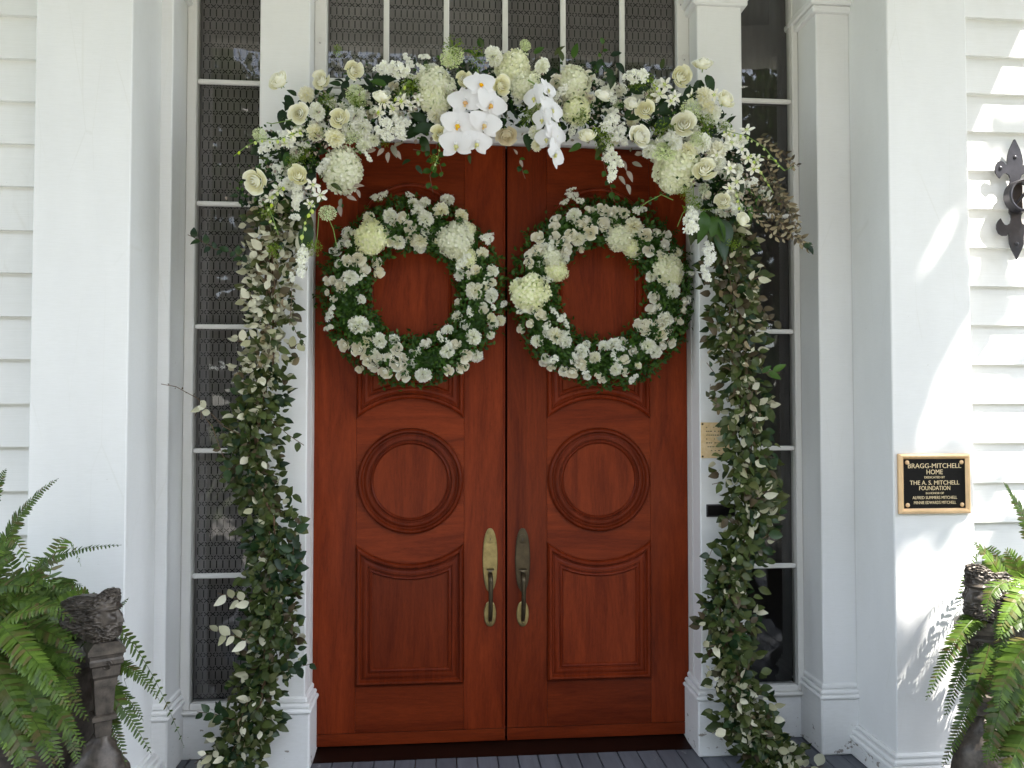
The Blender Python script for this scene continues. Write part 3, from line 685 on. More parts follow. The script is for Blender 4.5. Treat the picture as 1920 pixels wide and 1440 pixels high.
def leaf_mesh(name, mt, **k):
    mb = MB(); v, f = leaf_geo(**k); mb.add(v, f); return mb.mesh(name, mt, True)
def orient(y_dir, n_dir):
    """rotation taking local +Y to y_dir and local +Z near n_dir"""
    y = y_dir.normalized(); z = (n_dir - y * n_dir.dot(y))
    if z.length < 1e-4: z = y.orthogonal()
    z.normalize(); x = y.cross(z); return Matrix((x, y, z)).transposed()
def face_quat(d, roll=0):
    return d.normalized().to_track_quat('Z', 'Y') @ Quaternion((0, 0, 1), roll)
class Scatter:
    """many small leaves joined into one mesh with numpy"""
    def __init__(s, protos): s.p = [(np.array(v, dtype=float), f) for v, f in protos]; s.v = []; s.f = []; s.m = []; s.n = 0
    def add(s, k, M3, loc, scale, m=0):
        P, F = s.p[k % len(s.p)]; A = np.array(M3) * scale; s.v.append(P @ A.T + np.array(loc)); n = s.n
        s.f += [tuple(i + n for i in f) for f in F]; s.m += [m] * len(F); s.n += len(P)
    def build(s, name, mats, parent, kind='stuff', **k):
        off = wloc(parent); me = bpy.data.meshes.new(name); V = np.concatenate(s.v) - np.array(off)
        me.from_pydata(V.tolist(), [], s.f)
        for mt in (mats if isinstance(mats, (list, tuple)) else [mats]): me.materials.append(mt)
        me.polygons.foreach_set('material_index', s.m); me.polygons.foreach_set('use_smooth', [True] * len(me.polygons)); me.update()
        o = bpy.data.objects.new(name, me); COL.objects.link(o); o.parent = parent; return tag(o, kind=kind, **k)

ROSES = [rose_mesh('rose', i, PW, 14 + i % 3, [.2, .4, .55, .1][i % 4]) for i in range(6)]
TANROSE = rose_mesh('rose_tan', 31, PTAN, 16, .4)
SPRAY = [rose_mesh('spray_rose', 40 + i, PWF, 12, [.3, .5, .7][i % 3], .035, 6, 5) for i in range(5)]
CARN = [ruffle_mesh('carnation', 60 + i, [PWH, PW, PWH][i % 3]) for i in range(4)]
HYD = [hydrangea_mesh('hydrangea_head', 80 + i, [PH, UMB], 84, [.8, .9, .7][i % 3]) for i in range(4)]
STOCK = [stock_mesh('stock_cluster', 100 + i, [PWH, GSTEM], 30, 1, [.5, .6][i % 2]) for i in range(3)]
STARS = [star_mesh('star_orchid', 120 + i, [PWF, BUD]) for i in range(3)]
UMBS = [umbel_mesh('umbel', 130 + i, [UMB, GSTEM]) for i in range(2)]
LIMES = [lime_mesh('lime_filler_sprig', 140 + i, [LIME]) for i in range(3)]
SZ = {'rose': (ROSES, 'rose'), 'tan': ([TANROSE], 'rose'), 'spray': (SPRAY, 'spray_rose'), 'carn': (CARN, 'carnation'), 'hyd': (HYD, 'hydrangea_head'), 'stock': (STOCK, 'stock_cluster'),
      'star': (STARS, 'star_orchid'), 'umb': (UMBS, 'umbel'), 'lime': (LIMES, 'lime_filler_sprig')}
def bloom(kind, parent, px, py, d, Y, tilt=None, roll=None, j=.25, **kw):
    protos, nm = SZ[kind]; me = rnd.choice(protos); p = at(px, py, Y)
    toc = (CAM - p).normalized()
    f = Vector((toc.x * .5, -1, toc.z * .3)) + Vector((rnd.gauss(0, j), 0, rnd.gauss(.05, j)))
    if tilt is not None: f = Vector((tilt[0], -1, tilt[1]))
    s = d * mpp(Y, px) * .5 * {'rose': .90, 'tan': .9, 'spray': .92, 'hyd': .95}.get(kind, 1)
    if roll is None: roll = rnd.uniform(0, 6.28)
    o = inst(nm, me, parent, p, face_quat(f, roll), (s * rnd.uniform(.9, 1.1), s * rnd.uniform(.88, 1.06), s * (1 if kind != 'hyd' else .95)))
    return o

# ------------------------------------------------------------------ wreaths
SMALL = [leaf_geo(.62, 3, .1, .2, .9), leaf_geo(.5, 3, .15, .3, .8), leaf_geo(.7, 2, .1, .1, .9)]
LROSE = [(328,528,100),(452,552,75),(375,590,90),(262,535,85),(472,615,80),(680,315,85),(628,243,90),(120,670,60),(160,672,60),(210,708,85),(330,1135,105),(232,1110,90),(385,1205,75),(463,1185,85),(540,1180,80),(592,1130,90),(585,1240,85),(635,1190,60),(638,1245,50),(510,1290,100),(435,1255,80),(632,1310,90),(990,1100,80),(1175,868,65),(1000,815,60),(788,1095,75),(340,1270,60),(1080,625,60),(940,1280,70),(160,790,50),(120,750,45),(1060,1180,90),(1130,600,70)]
LCARN = [(280,650,110),(890,190,120),(785,250,120),(780,140,90),(935,120,100),(1030,232,95),(700,140,80),(730,195,90),(330,965,140),(475,1072,110),(770,1310,115),(1110,735,120),(1010,630,90),(1240,600,90),(930,1150,110),(1110,1050,110),(1130,1180,100),(930,1000,90),(350,795,75),(1230,770,100),(750,400,100),(600,410,100),(540,230,110),(395,240,80),(260,420,60),(295,345,50),(1240,680,60),(1290,940,80),(1230,920,70),(745,440,90),(1225,1040,60),(1170,480,90)]
LSTK = [(490,120,120),(675,100,70),(1190,400,130),(160,885,110),(140,990,80),(1300,830,70),(1240,850,50),(1050,540,120)]
LHYD = [(420,380,240),(985,400,250),(1060,520,130),(1075,330,110)]
RROSE = [(368,250,75),(362,305,70),(245,375,90),(368,385,90),(465,360,85),(435,400,65),(445,465,80),(245,460,90),(190,490,70),(183,555,70),(545,455,60),(595,190,60),(578,260,70),(535,290,70),(600,345,85),(688,288,90),(685,185,75),(740,210,90),(785,195,70),(890,480,110),(995,465,75),(980,365,85),(1055,345,70),(1120,365,75),(1105,430,80),(1030,785,85),(1015,860,85),(1055,845,50),(1240,810,60),(1230,870,50),(1200,945,60),(965,1000,90),(925,960,70),(1065,960,90),(1075,1030,90),(1150,1090,70),(1090,1110,60),(825,1200,75),(835,1290,65),(270,900,80),(130,1000,65),(195,960,60),(285,1225,60),(335,1250,70),(515,1215,80),(545,1240,70),(480,1295,80),(655,1310,50),(680,1340,55),(120,810,80),(200,850,80),(985,950,60)]
RCARN = [(490,230,110),(900,300,130),(1110,930,100),(240,1080,90),(370,1035,120),(430,1080,100),(545,1145,100),(630,1190,90),(760,1100,110),(690,1110,90),(830,210,80),(770,1270,90),(990,1110,110),(1040,1150,100),(1160,740,100),(1010,640,80),(925,1245,50),(580,1320,50),(520,390,90)]
RSTK = [(475,110,100),(480,65,60),(430,150,70),(530,140,70),(920,210,110),(1265,625,60),(350,890,80),(400,930,90),(430,980,80),(570,1290,50)]
RHYD = [(195,755,270),(370,600,170),(345,510,150),(1130,600,190),(800,380,180),(870,440,130),(1160,660,110)]
def wreath(label, cxp, cyp, ox, oy, rose, carn, stk, hyd):
    c = at(cxp, cyp, -.07); rx, rz = 128 * mpp(-.09, cxp), 133 * mpp(-.09, cxp); tube = .095
    root = empty('wreath', (c.x, -.03, c.z), label, 'wreath', 'flower wreaths hanging on the doors')
    mr = MB(); V_ = [(c.x + (rx + .05 * math.cos(b)) * math.cos(a), -.055 + .045 * math.sin(b), c.z + (rz + .05 * math.cos(b)) * math.sin(a)) for a in [i * math.pi / 24 for i in range(48)] for b in [j * math.pi / 4 for j in range(8)]]
    mr.add(V_, [(i * 8 + j, i * 8 + (j + 1) % 8, ((i + 1) % 48) * 8 + (j + 1) % 8, ((i + 1) % 48) * 8 + j) for i in range(48) for j in range(8)]).build('moss_ring', BOX, root, smooth=True)
    spots = []
    for kind, L in (('hyd', hyd), ('carn', carn), ('stock', stk), ('spray', rose)):
        for X, Yp, d in L:
            w0 = at(ox + X / 3.6, oy + Yp / 3.6, -.13); spots.append((w0.x, w0.z, d / 3.6 * .5 * mpp(-.13) * (1.0 if kind != 'stock' else .6)))
    sc_ = Scatter(SMALL); q = random.Random(cxp)
    for i in range(6500):
        a = q.uniform(0, 2 * math.pi); b = q.uniform(-.25, math.pi + .25); rr = tube * q.uniform(.62, 1.08) * (1 + .18 * noise.noise(Vector((math.cos(a) * 3, math.sin(a) * 3, cxp))))
        if q.random() < .05: rr *= 1.28
        rad = Vector((math.cos(a), 0, math.sin(a)))
        cen = Vector((c.x + rx * math.cos(a), -.055, c.z + rz * math.sin(a)))
        d = rad * math.cos(b) + Vector((0, -1, 0)) * math.sin(b)
        p = cen + d * rr * Vector((1, .8, 1)).length / 1.63
        p.y = min(p.y, -.012)
        if any((p.x - sx) ** 2 + (p.z - sz) ** 2 < (sr * .95) ** 2 for sx, sz, sr in spots) and q.random() < .93: continue
        tan = Vector((-math.sin(a), 0, math.cos(a)))
        yd = d * .6 + tan * q.uniform(-1, 1) + Vector((q.uniform(-.5, .5), q.uniform(-.3, .2), q.uniform(-.4, .6)))
        sc_.add(i, orient(yd, d + Vector((q.uniform(-.6, .6), -.5, q.uniform(-.2, .9)))), p, q.uniform(.014, .026))
    sc_.build('foliage', [BOX], root)
    for i in range(26):                                # stray sprigs reaching out of the ring
        a = q.uniform(0, 2 * math.pi); s = 1 if q.random() < .75 else -1; rad = Vector((math.cos(a), 0, math.sin(a))) * s
        p = Vector((c.x + rx * math.cos(a), -.07, c.z + rz * math.sin(a))) + rad * tube * .8; L = q.uniform(.03, .06); dd = (rad + Vector((q.uniform(-.5, .5), -.2, q.uniform(-.5, .5)))).normalized()
        sp = Scatter(SMALL)
        for k in range(9):
            t = k / 8; pp = p + dd * L * t
            sp.add(k, orient(dd + dd.orthogonal() * (1 if k % 2 else -1) + Vector((0, 0, q.uniform(-.4, .4))), Vector((q.uniform(-.5, .5), -1, .5))), pp, q.uniform(.014, .022))
        sp.build('sprig', [BOX], root, kind=None)
    for kind, L in (('hyd', hyd), ('carn', carn), ('stock', stk), ('spray', rose)):
        for X, Yp, d in L:
            px, py = ox + X / 3.6, oy + Yp / 3.6; dp = d / 3.6 * {'hyd': 1.15, 'carn': 1.22, 'stock': 1.25, 'spray': 1.24}[kind]
            w0 = at(px, py, -.13); dx, dz = (w0.x - c.x) / rx, (w0.z - c.z) / rz; rho = math.hypot(dx, dz); s = (rho - 1) * rx / tube; s = max(-1.05, min(1.05, s))
            yy = -.055 - tube * .9 * math.sqrt(max(0, 1 - s * s * .85)) + (.012 if kind == 'hyd' else -.006)
            rad = Vector((dx, 0, dz)).normalized() * s
            bloom(kind, root, px, py, dp, yy, tilt=(rad.x * .75 + rnd.gauss(0, .18), rad.z * .75 + .12 + rnd.gauss(0, .18)))
    q2 = random.Random(int(ox) + 3); k = 0
    while k < 66:                                      # small blooms tucked between the listed ones
        a = q2.uniform(0, 6.283); f = q2.uniform(-.85, .9); s = f; rr = 1 + f * tube / rx
        p = Vector((c.x + rx * math.cos(a) * rr, -.1, c.z + rz * math.sin(a) * rr)); k += 1
        if any((p.x - sx) ** 2 + (p.z - sz) ** 2 < (sr * .8) ** 2 for sx, sz, sr in spots) or noise.noise(Vector((a * 2.2, cxp, f))) < -.12: continue
        px, py = topix(p); rad = Vector((math.cos(a), 0, math.sin(a))) * s
        bloom(q2.choice(['carn', 'stock', 'spray', 'carn']), root, px, py, q2.uniform(18, 30), -.055 - tube * .86 * math.sqrt(max(0, 1 - s * s * .85)), tilt=(rad.x * .75 + q2.gauss(0, .2), rad.z * .75 + q2.gauss(.1, .2)))
    return root
wreath('left flower wreath, hydrangeas only in its upper half, hanging on the left door', 775, 549, 580, 340, LROSE, LCARN, LSTK, LHYD)
wreath('right flower wreath with a big hydrangea at its left edge, on the right door', 1130, 549, 940, 340, RROSE, RCARN, RSTK, RHYD)

# ------------------------------------------------------------------ the swag of flowers over the doors
sw = empty('flower_swag', tuple(at(950, 200, -.3)), 'long arched swag of cream roses, hydrangeas and white orchids above the doors', 'flower arrangement')
PATH = [(492, 400), (520, 330), (560, 270), (640, 215), (740, 190), (850, 175), (960, 180), (1080, 190), (1180, 205), (1270, 235), (1340, 290), (1375, 350), (1385, 410)]
def along(path, t):
    f = t * (len(path) - 1); i = min(int(f), len(path) - 2); u_ = f - i
    a, b = Vector(path[i]), Vector(path[i + 1]); return a.lerp(b, u_), (b - a).normalized()
q = random.Random(5)
BIG = [leaf_geo(.55, 5, .12, .2, .8), leaf_geo(.45, 5, .1, .3, .8), leaf_geo(.65, 5, .15, .12, .85)]
dk = Scatter(BIG); fine = Scatter(SMALL)
for i in range(2300):                                  # dark underlayer of leaves
    t = q.random(); p, d = along(PATH, t); nrm = Vector((-d.y, d.x)); off = q.gauss(0, 1) * (30 if .1 < t < .9 else 24); off = max(-58, min(58, off))
    pp = p + nrm * off + d * q.uniform(-8, 8); Yc = -.27 + q.uniform(-.08, .07); w0 = at(pp.x, pp.y, Yc)
    out = Vector((q.uniform(-1, 1), q.uniform(-.9, .1), q.uniform(-1, 1)))
    dk.add(i, orient(out, Vector((q.uniform(-.7, .7), -1, q.uniform(-.2, .9)))), w0, q.uniform(.022, .05))
dk.build('dark_foliage', [DKL], sw)
for i in range(2600):
    t = q.random(); p, d = along(PATH, t); nrm = Vector((-d.y, d.x)); off = q.gauss(0, 1) * 34; off = max(-75, min(75, off)); pp = p + nrm * off
    w0 = at(pp.x, pp.y, -.33 + q.uniform(-.08, .06)); fine.add(i, orient(Vector((q.uniform(-1, 1), q.uniform(-1, .2), q.uniform(-1, 1))), Vector((q.uniform(-.8, .8), -1, q.uniform(0, 1)))), w0, q.uniform(.010, .022), 0 if q.random() < .6 else 1)
fine.build('fine_filler_leaves', [BOX, EUC], sw)
# named large leaves seen between the blooms: (px, py, direction degrees, length px, tone)
LV = [(535, 178, -60, 30, 0), (548, 185, -110, 30, 0), (530, 205, -100, 36, 0), (556, 180, 150, 20, 0), (540, 285, -100, 28, 1), (560, 278, -40, 28, 1), (585, 320, -80, 30, 0), (600, 305, 10, 26, 0), (650, 150, -100, 32, 0),
      (700, 158, 22, 52, 0), (775, 245, 20, 48, 0), (760, 260, 25, 40, 0), (800, 230, 150, 34, 0), (790, 255, -70, 34, 0), (725, 160, 160, 30, 1), (560, 395, 30, 60, 1), (555, 402, 20, 50, 0), (575, 400, -85, 62, 1), (580, 420, -95, 60, 0),
      (1128, 110, -120, 22, 0), (1145, 105, 20, 20, 0), (1142, 128, -90, 30, 0), (1155, 118, -50, 24, 0), (1122, 120, 180, 18, 0), (1150, 140, -100, 26, 0), (1055, 115, 110, 28, 1), (1040, 105, 60, 26, 1), (1075, 110, 80, 30, 1),
      (1315, 150, -110, 44, 0), (1305, 165, -130, 40, 0), (1325, 140, -70, 36, 0), (905, 92, 100, 24, 1), (890, 100, 160, 22, 1), (1000, 100, 30, 22, 1), (985, 110, 90, 24, 1), (1180, 170, 0, 40, 0), (1170, 220, 10, 42, 0), (1230, 240, 40, 36, 0),
      (1120, 265, -50, 30, 1), (1130, 275, -120, 26, 1), (1090, 270, -140, 28, 1), (988, 250, -90, 34, 0), (1320, 395, -95, 60, 1), (1335, 405, -85, 70, 1), (1310, 400, -105, 60, 1), (1350, 410, -80, 56, 0), (1325, 430, -70, 62, 1), (1295, 450, 40, 50, 1), (1340, 440, -60, 50, 0),
      (1375, 330, -60, 34, 0), (1390, 350, -30, 30, 1), (1400, 380, -70, 34, 1), (620, 345, -20, 26, 1), (500, 330, 120, 24, 1), (505, 300, 170, 22, 1), (640, 160, 170, 24, 0), (880, 290, -85, 16, 1), (700, 250, -60, 32, 0), (1015, 150, 30, 34, 0), (1260, 200, -160, 40, 0), (1210, 240, -130, 30, 0), (1240, 130, 80, 22, 1), (770, 300, 200, 18, 0), (780, 310, -60, 18, 0), (845, 240, -80, 40, 0)]
LM = [[leaf_mesh('large_leaf', DKL, wd=.6, seg=6, fold=.12, curl=.15, blunt=.75), leaf_mesh('large_leaf', DKL, wd=.5, seg=6, fold=.1, curl=.3, blunt=.8)],
      [leaf_mesh('green_leaf', BOX, wd=.45, seg=6, fold=.12, curl=.2, blunt=.8), leaf_mesh('green_leaf', ELA, wd=.42, seg=6, fold=.14, curl=.25, blunt=.8)]]
def leaf_at(parent, me, px, py, ang, L, Y, name='leaf', n=None, fwd=-.25, flip=False):
    p = at(px, py, Y); d = Vector((math.cos(R(ang)), fwd, math.sin(R(ang)))); nn = n or Vector((rnd.uniform(-.5, .5), -1, rnd.uniform(.0, .8)))
    if flip: nn = -nn
    return inst(name, me, parent, p, orient(d, nn).to_quaternion(), L * mpp(Y, px) * rnd.uniform(.95, 1.1))
for px, py, a, L_, tn in LV: leaf_at(sw, rnd.choice(LM[tn]), px, py, a + rnd.uniform(-8, 8), L_, -.37 + rnd.uniform(-.03, .03))
for (kind, L) in {
 'hyd': [(642, 319, 90), (817, 160, 72), (815, 187, 60), (962, 130, 74), (985, 158, 60), (1076, 156, 66), (1080, 208, 58), (1269, 318, 84), (1247, 292, 54), (1262, 340, 50)],
 'rose': [(521, 149, 44), (601, 150, 40), (665, 132, 40), (714, 179, 38), (560, 213, 40), (635, 221, 38), (476, 341, 44), (558, 328, 42), (870, 147, 30), (942, 160, 34), (824, 250, 32), (1133, 177, 33), (1184, 193, 33), (1210, 205, 37), (1279, 143, 44), (1319, 117, 37), (1362, 185, 40), (1282, 232, 44), (1202, 255, 42), (1101, 252, 36), (1322, 316, 44), (1355, 376, 35), (1394, 411, 32)],
 'tan': [(950, 255, 44)],
 'carn': [(594, 209, 32), (592, 247, 34), (668, 216, 36), (680, 238, 34), (628, 257, 36), (576, 177, 28), (819, 217, 30), (926, 104, 36), (683, 272, 28), (700, 262, 26), (1017, 124, 28), (1319, 180, 30), (1336, 213, 34), (1263, 264, 36), (1004, 248, 26), (1007, 271, 22), (1317, 268, 32), (1346, 284, 34), (1298, 248, 28), (1218, 284, 28), (1346, 306, 28), (1330, 200, 26), (1290, 282, 28), (655, 240, 32), (540, 345, 26)],
 'umb': [(667, 178, 40), (659, 251, 46), (487, 254, 28), (848, 108, 42), (1295, 210, 42), (985, 85, 20), (1245, 286, 46), (1308, 262, 30), (614, 400, 34)],
 'lime': [(771, 164, 40), (614, 189, 36), (850, 88, 40), (895, 108, 34), (994, 217, 52), (1323, 239, 40), (1247, 243, 44), (1128, 258, 44), (1088, 222, 34), (1190, 158, 26), (668, 195, 36), (552, 308, 34), (1213, 152, 30), (1300, 385, 34), (1285, 362, 26), (633, 95, 20), (575, 290, 30), (1035, 235, 30), (720, 262, 26), (815, 300, 22), (1370, 460, 26), (590, 465, 30), (515, 470, 30), (500, 395, 30), (1360, 240, 26), (750, 175, 30), (1225, 175, 26), (600, 250, 22)],
}.items():
    for px, py, d in L:
        yy = {'hyd': -.365, 'rose': -.45, 'tan': -.43, 'carn': -.40, 'umb': -.40, 'lime': -.39}[kind] + rnd.uniform(-.02, .02)
        t = None
        if kind in ('rose', 'tan'):
            t = {(521, 149): (-.5, .5), (665, 132): (.5, -.4), (714, 179): (.1, 1.1), (476, 341): (-.3, -.4), (1319, 117): (-.1, 1.2), (1133, 177): (.1, .9), (1184, 193): (-.4, .6), (1101, 252): (-.2, .8), (1394, 411): (.3, .5), (950, 255): (0, -1.1), (1362, 185): (.4, .4)}.get((px, py))
        bloom(kind, sw, px, py, d * {'hyd': 1.12, 'rose': 1.2, 'tan': 1.15, 'carn': 1.28, 'umb': 1.05, 'lime': 1.1}[kind], yy, tilt=t, j=.22)
for px, py, d, ro in [(738, 128, 62, .2), (720, 132, 40, 0), (765, 115, 30, 1), (738, 240, 60, .5), (720, 252, 40, .6), (752, 230, 40, .3), (558, 361, 46, 1.5), (540, 262, 44, .8), (507, 274, 46, 2.6), (554, 407, 24, 0), (1192, 146, 54, 0), (1144, 232, 50, 2.2), (1160, 252, 44, 2.2), (1141, 290, 44, 1.7), (1148, 322, 40, 1.6), (1156, 300, 36, 1), (1295, 421, 56, 1.6), (1298, 400, 36, 1), (1328, 478, 52, 1.5), (1322, 513, 34, 1.2), (568, 480, 44, 1.7), (565, 505, 36, 1.6), (548, 520, 22, 1.3), (795, 108, 24, 0), (788, 125, 20, .5), (553, 380, 36, 1.4), (1365, 272, 40, 2.5), (690, 295, 20, 1)]:
    bloom('stock', sw, px, py, d * 1.1, -.39 + rnd.uniform(-.02, .01), roll=-ro + math.pi, j=.12)
for px, py, d in [(712, 212, 34), (735, 205, 32), (753, 191, 32), (769, 198, 24), (586, 347, 28), (600, 365, 30), (524, 355, 34), (580, 383, 24), (506, 372, 26), (1237, 178, 34), (1247, 159, 28), (1365, 252, 28), (1400, 245, 28), (1371, 268, 26), (1403, 296, 26), (1413, 316, 28), (1368, 316, 26), (1381, 341, 28), (1368, 354, 24), (1295, 181, 28), (1266, 182, 26), (1386, 262, 26), (1344, 290, 24), (1420, 300, 22), (1259, 190, 24), (548, 253, 28), (562, 247, 24), (535, 270, 26), (720, 190, 24), (783, 187, 22), (1340, 178, 22), (1390, 280, 24)]:
    bloom('star', sw, px, py, d * 1.1, -.42 + rnd.uniform(-.02, .02), j=.45)
qs = random.Random(21)                                 # further small blooms filling the swag
for i in range(150):
    t = qs.uniform(.02, .985); p, d = along(PATH, t); nrm = Vector((-d.y, d.x)); pp = p + nrm * max(-62, min(62, qs.gauss(0, 30)))
    if 835 < pp.x < 935 and pp.y > 130: continue
    kd = qs.choice(['carn', 'carn', 'stock', 'stock', 'carn', 'spray', 'carn', 'umb']); bloom(kd, sw, pp.x, pp.y, qs.uniform(22, 36) * {'stock': 1.3, 'star': .85, 'umb': .9}.get(kd, 1), -.345 + qs.uniform(-.02, .015), j=.35)
# strings of green orchid buds
BM_ = MB(); BM_.lathe([(.02, 0), (.30, .25), (.42, .6), (.30, 1), (.03, 1.35)], (0, 0, 0), 7); BUDM = BM_.mesh('orchid_bud', BUD, True, fix=True)
def budstring(pts, Y=-.42, s=6.5, step=11, name='bud_string'):
    P = [at(x, y, Y - .01 * i) for i, (x, y) in enumerate(pts)]
    st = MB().tube(P, .0016, 5).build(name, GSTEM, sw)
    for i in range(len(pts) - 1):
        L_ = math.dist(pts[i], pts[i + 1]); k = max(1, int(L_ / step))
        for j in range(k):
            p = P[i].lerp(P[i + 1], j / k) + Vector((rnd.uniform(-.006, .006), -.004, rnd.uniform(-.008, .002)))
            o = inst('bud', BUDM, st, p, face_quat(Vector((rnd.uniform(-.5, .5), -.3, -1 + rnd.uniform(-.3, .6)))), s * mpp(Y, 900) * rnd.uniform(.7, 1.2))
budstring([(560, 247), (520, 262), (490, 260), (462, 274), (438, 293)]); budstring([(1360, 245), (1400, 255), (1432, 275), (1452, 300), (1472, 320)]); budstring([(1410, 290), (1425, 320), (1440, 345), (1450, 362)])
budstring([(530, 350), (512, 368), (505, 392), (512, 410), (522, 440)]); budstring([(590, 380), (578, 402), (570, 425), (566, 455)], s=8); budstring([(1380, 360), (1388, 385), (1396, 400)])
budstring([(735, 195), (752, 170), (768, 150)]); budstring([(1235, 165), (1215, 150), (1205, 140)]); budstring([(825, 268), (822, 292), (812, 318)], s=4)
for pts in ([(1300, 340), (1300, 375), (1315, 395), (1345, 390)], [(1300, 375), (1280, 400), (1270, 425)], [(610, 395), (625, 430), (632, 465)], [(598, 400), (595, 440), (590, 470)], [(1262, 375), (1240, 365), (1215, 378), (1195, 392)], [(560, 230), (545, 225), (510, 232), (500, 230)], [(1490, 312), (1470, 320), (1450, 300), (1420, 290)]):
    MB().tube([at(x, y, -.36) for x, y in pts], .0018, 5).build('loose_stem', GSTEM, sw)
# pinkish leaves hanging below the swag and trailing sprigs
EM = leaf_mesh('pinkish_leaf', EUC, wd=.45, seg=5, fold=.1, curl=.2, blunt=.8); EM2 = leaf_mesh('round_leaf', BOX, wd=.8, seg=5, fold=.08, curl=.1, blunt=.95)
for px, py, a, L_ in [(735, 272, -70, 24), (728, 285, -95, 20), (742, 282, -60, 20), (720, 278, -130, 18), (705, 280, 200, 20), (738, 275, 30, 20), (640, 372, -100, 20), (650, 368, -20, 20), (636, 385, -80, 22), (662, 350, 10, 22), (668, 355, -60, 18), (975, 300, -70, 14), (970, 290, 120, 12), (1160, 330, -50, 20), (1175, 320, -60, 22), (1185, 305, -20, 20), (1165, 300, -60, 22), (1190, 290, 10, 18), (1175, 345, -70, 20)]:
    leaf_at(sw, EM, px, py, a, L_, -.36)
def trail(pts, L0, me=EM2, step=9, Y=-.34, par=None, name='trailing_sprig', stem=STEM, **kw):
    P = [at(x, y, Y + .02 * i / len(pts)) for i, (x, y) in enumerate(pts)]; st = MB().tube(P, .0014, 4).build(name, stem, par or sw); k = 0
    for i in range(len(pts) - 1):
        n_ = max(1, int(math.dist(pts[i], pts[i + 1]) / step)); ang = math.degrees(math.atan2(-(pts[i + 1][1] - pts[i][1]), pts[i + 1][0] - pts[i][0]))
        for j in range(n_):
            f = j / n_; x, y = pts[i][0] + (pts[i + 1][0] - pts[i][0]) * f, pts[i][1] + (pts[i + 1][1] - pts[i][1]) * f; k += 1
            leaf_at(st, me, x + rnd.uniform(-2, 2), y + rnd.uniform(-2, 2), ang + (55 if k % 2 else -55) + rnd.uniform(-32, 32), L0 * rnd.uniform(.75, 1.15), Y - .005, **kw)
    return st
trail([(820, 268), (812, 300), (806, 330), (812, 362)], 15); trail([(805, 285), (775, 280)], 14); trail([(975, 300), (980, 322), (985, 335)], 12); trail([(1128, 285), (1135, 320), (1145, 350), (1152, 378)], 14); trail([(820, 290), (830, 330)], 13)
trail([(1250, 360), (1225, 372), (1200, 385)], 9); trail([(640, 380), (632, 400)], 12); trail([(905, 100), (895, 78)], 16); trail([(1120, 130), (1128, 95), (1135, 70)], 11)
# brownish trailing branch on the right
for k, pts in enumerate(([(1385, 330), (1420, 365), (1450, 400), (1485, 440), (1515, 470)], [(1400, 340), (1435, 390), (1470, 425), (1500, 455)], [(1420, 260), (1450, 280), (1475, 305), (1492, 318)], [(1430, 300), (1448, 335), (1462, 372), (1490, 410)], [(1395, 370), (1420, 410), (1450, 440), (1480, 450)], [(1415, 330), (1440, 345), (1470, 385), (1495, 430)])):
    B1 = leaf_mesh('brown_leaf', ELB, wd=.45, seg=4, fold=.14, curl=.2, blunt=.8)
    trail(pts, 13, B1, 6, -.36, flip=(k % 2 == 0)); trail([(x + 6, y - 5) for x, y in pts], 13, B1, 7, -.33, flip=(k % 2 == 1))
trail([(1505, 462), (1525, 462)], 20, LM[0][0], 10, -.36)
# moth orchids
def orchid_parts():
    res = {}
    mb = MB(); grid_patch(mb, lambda u, v: Vector((u * .56 * math.sin(math.pi * min(1, .04 + v ** .62 * .93)) ** .62, v * 1.02, -.10 * v * v + .07 * math.cos(u * 2.4) * math.sin(v * 3) + .03 * u * u)), 8, 7); res['side_petal'] = mb.mesh('side_petal', PO, True)
    mb = MB(); grid_patch(mb, lambda u, v: Vector((u * .34 * math.sin(math.pi * min(1, .04 + v ** .8 * .95)) ** .75, v * .92, -.12 * v * v - .04 * u * u)), 6, 6); res['sepal'] = mb.mesh('sepal', PO, True)
    for nm, mt in (('orange', OLIP), ('green', OLG)):
        mb = MB(); mb.lathe([(.01, .0), (.09, .05), (.11, .14), (.07, .20), (.01, .22)], (0, .02, 0), 8, 1); mb.lathe([(.02, .02), (.10, .06), (.13, .12), (.06, .16), (.01, .17)], (0, -.16, .03), 8, 0)
        floret(mb, Vector((0, -.2, .1)), Vector((0, -.5, 1)), .17, random.Random(3), 0, 3, .6); floret(mb, Vector((0, -.30, .06)), Vector((0, -.3, 1)), .12, random.Random(4), 1, 2, .3)
        res['lip_' + nm] = mb.mesh('lip', [mt, PO], True, fix=False)
    return res
ORC = orchid_parts()
def orchid(px, py, d, Y, f, roll=0, lip='orange', sx=1):
    p = at(px, py, Y); q0 = face_quat(Vector(f), 0)
    # keep the flower upright: local Y up
    z = Vector(f).normalized(); x = Vector((0, 0, 1)).cross(z).normalized(); y = z.cross(x); Q = Matrix((x, y, z)).transposed().to_quaternion() @ Quaternion((0, 0, 1), R(roll))
    o = inst('moth_orchid', ORC['lip_' + lip], sw, p, Q, d * mpp(Y, px) * .5)
    for nm, a, zz in (('sepal', 0, -.05), ('sepal', 125, -.05), ('sepal', -125, -.05), ('side_petal', 74, .015), ('side_petal', -74, .02)):
        c = inst(nm, ORC['sepal' if nm == 'sepal' else 'side_petal'], o, (0, 0, zz), Quaternion((0, 0, 1), R(a + rnd.uniform(-5, 5))) @ Quaternion((1, 0, 0), R(rnd.uniform(4, 16))), rnd.uniform(.94, 1.04), world=False)
    return o
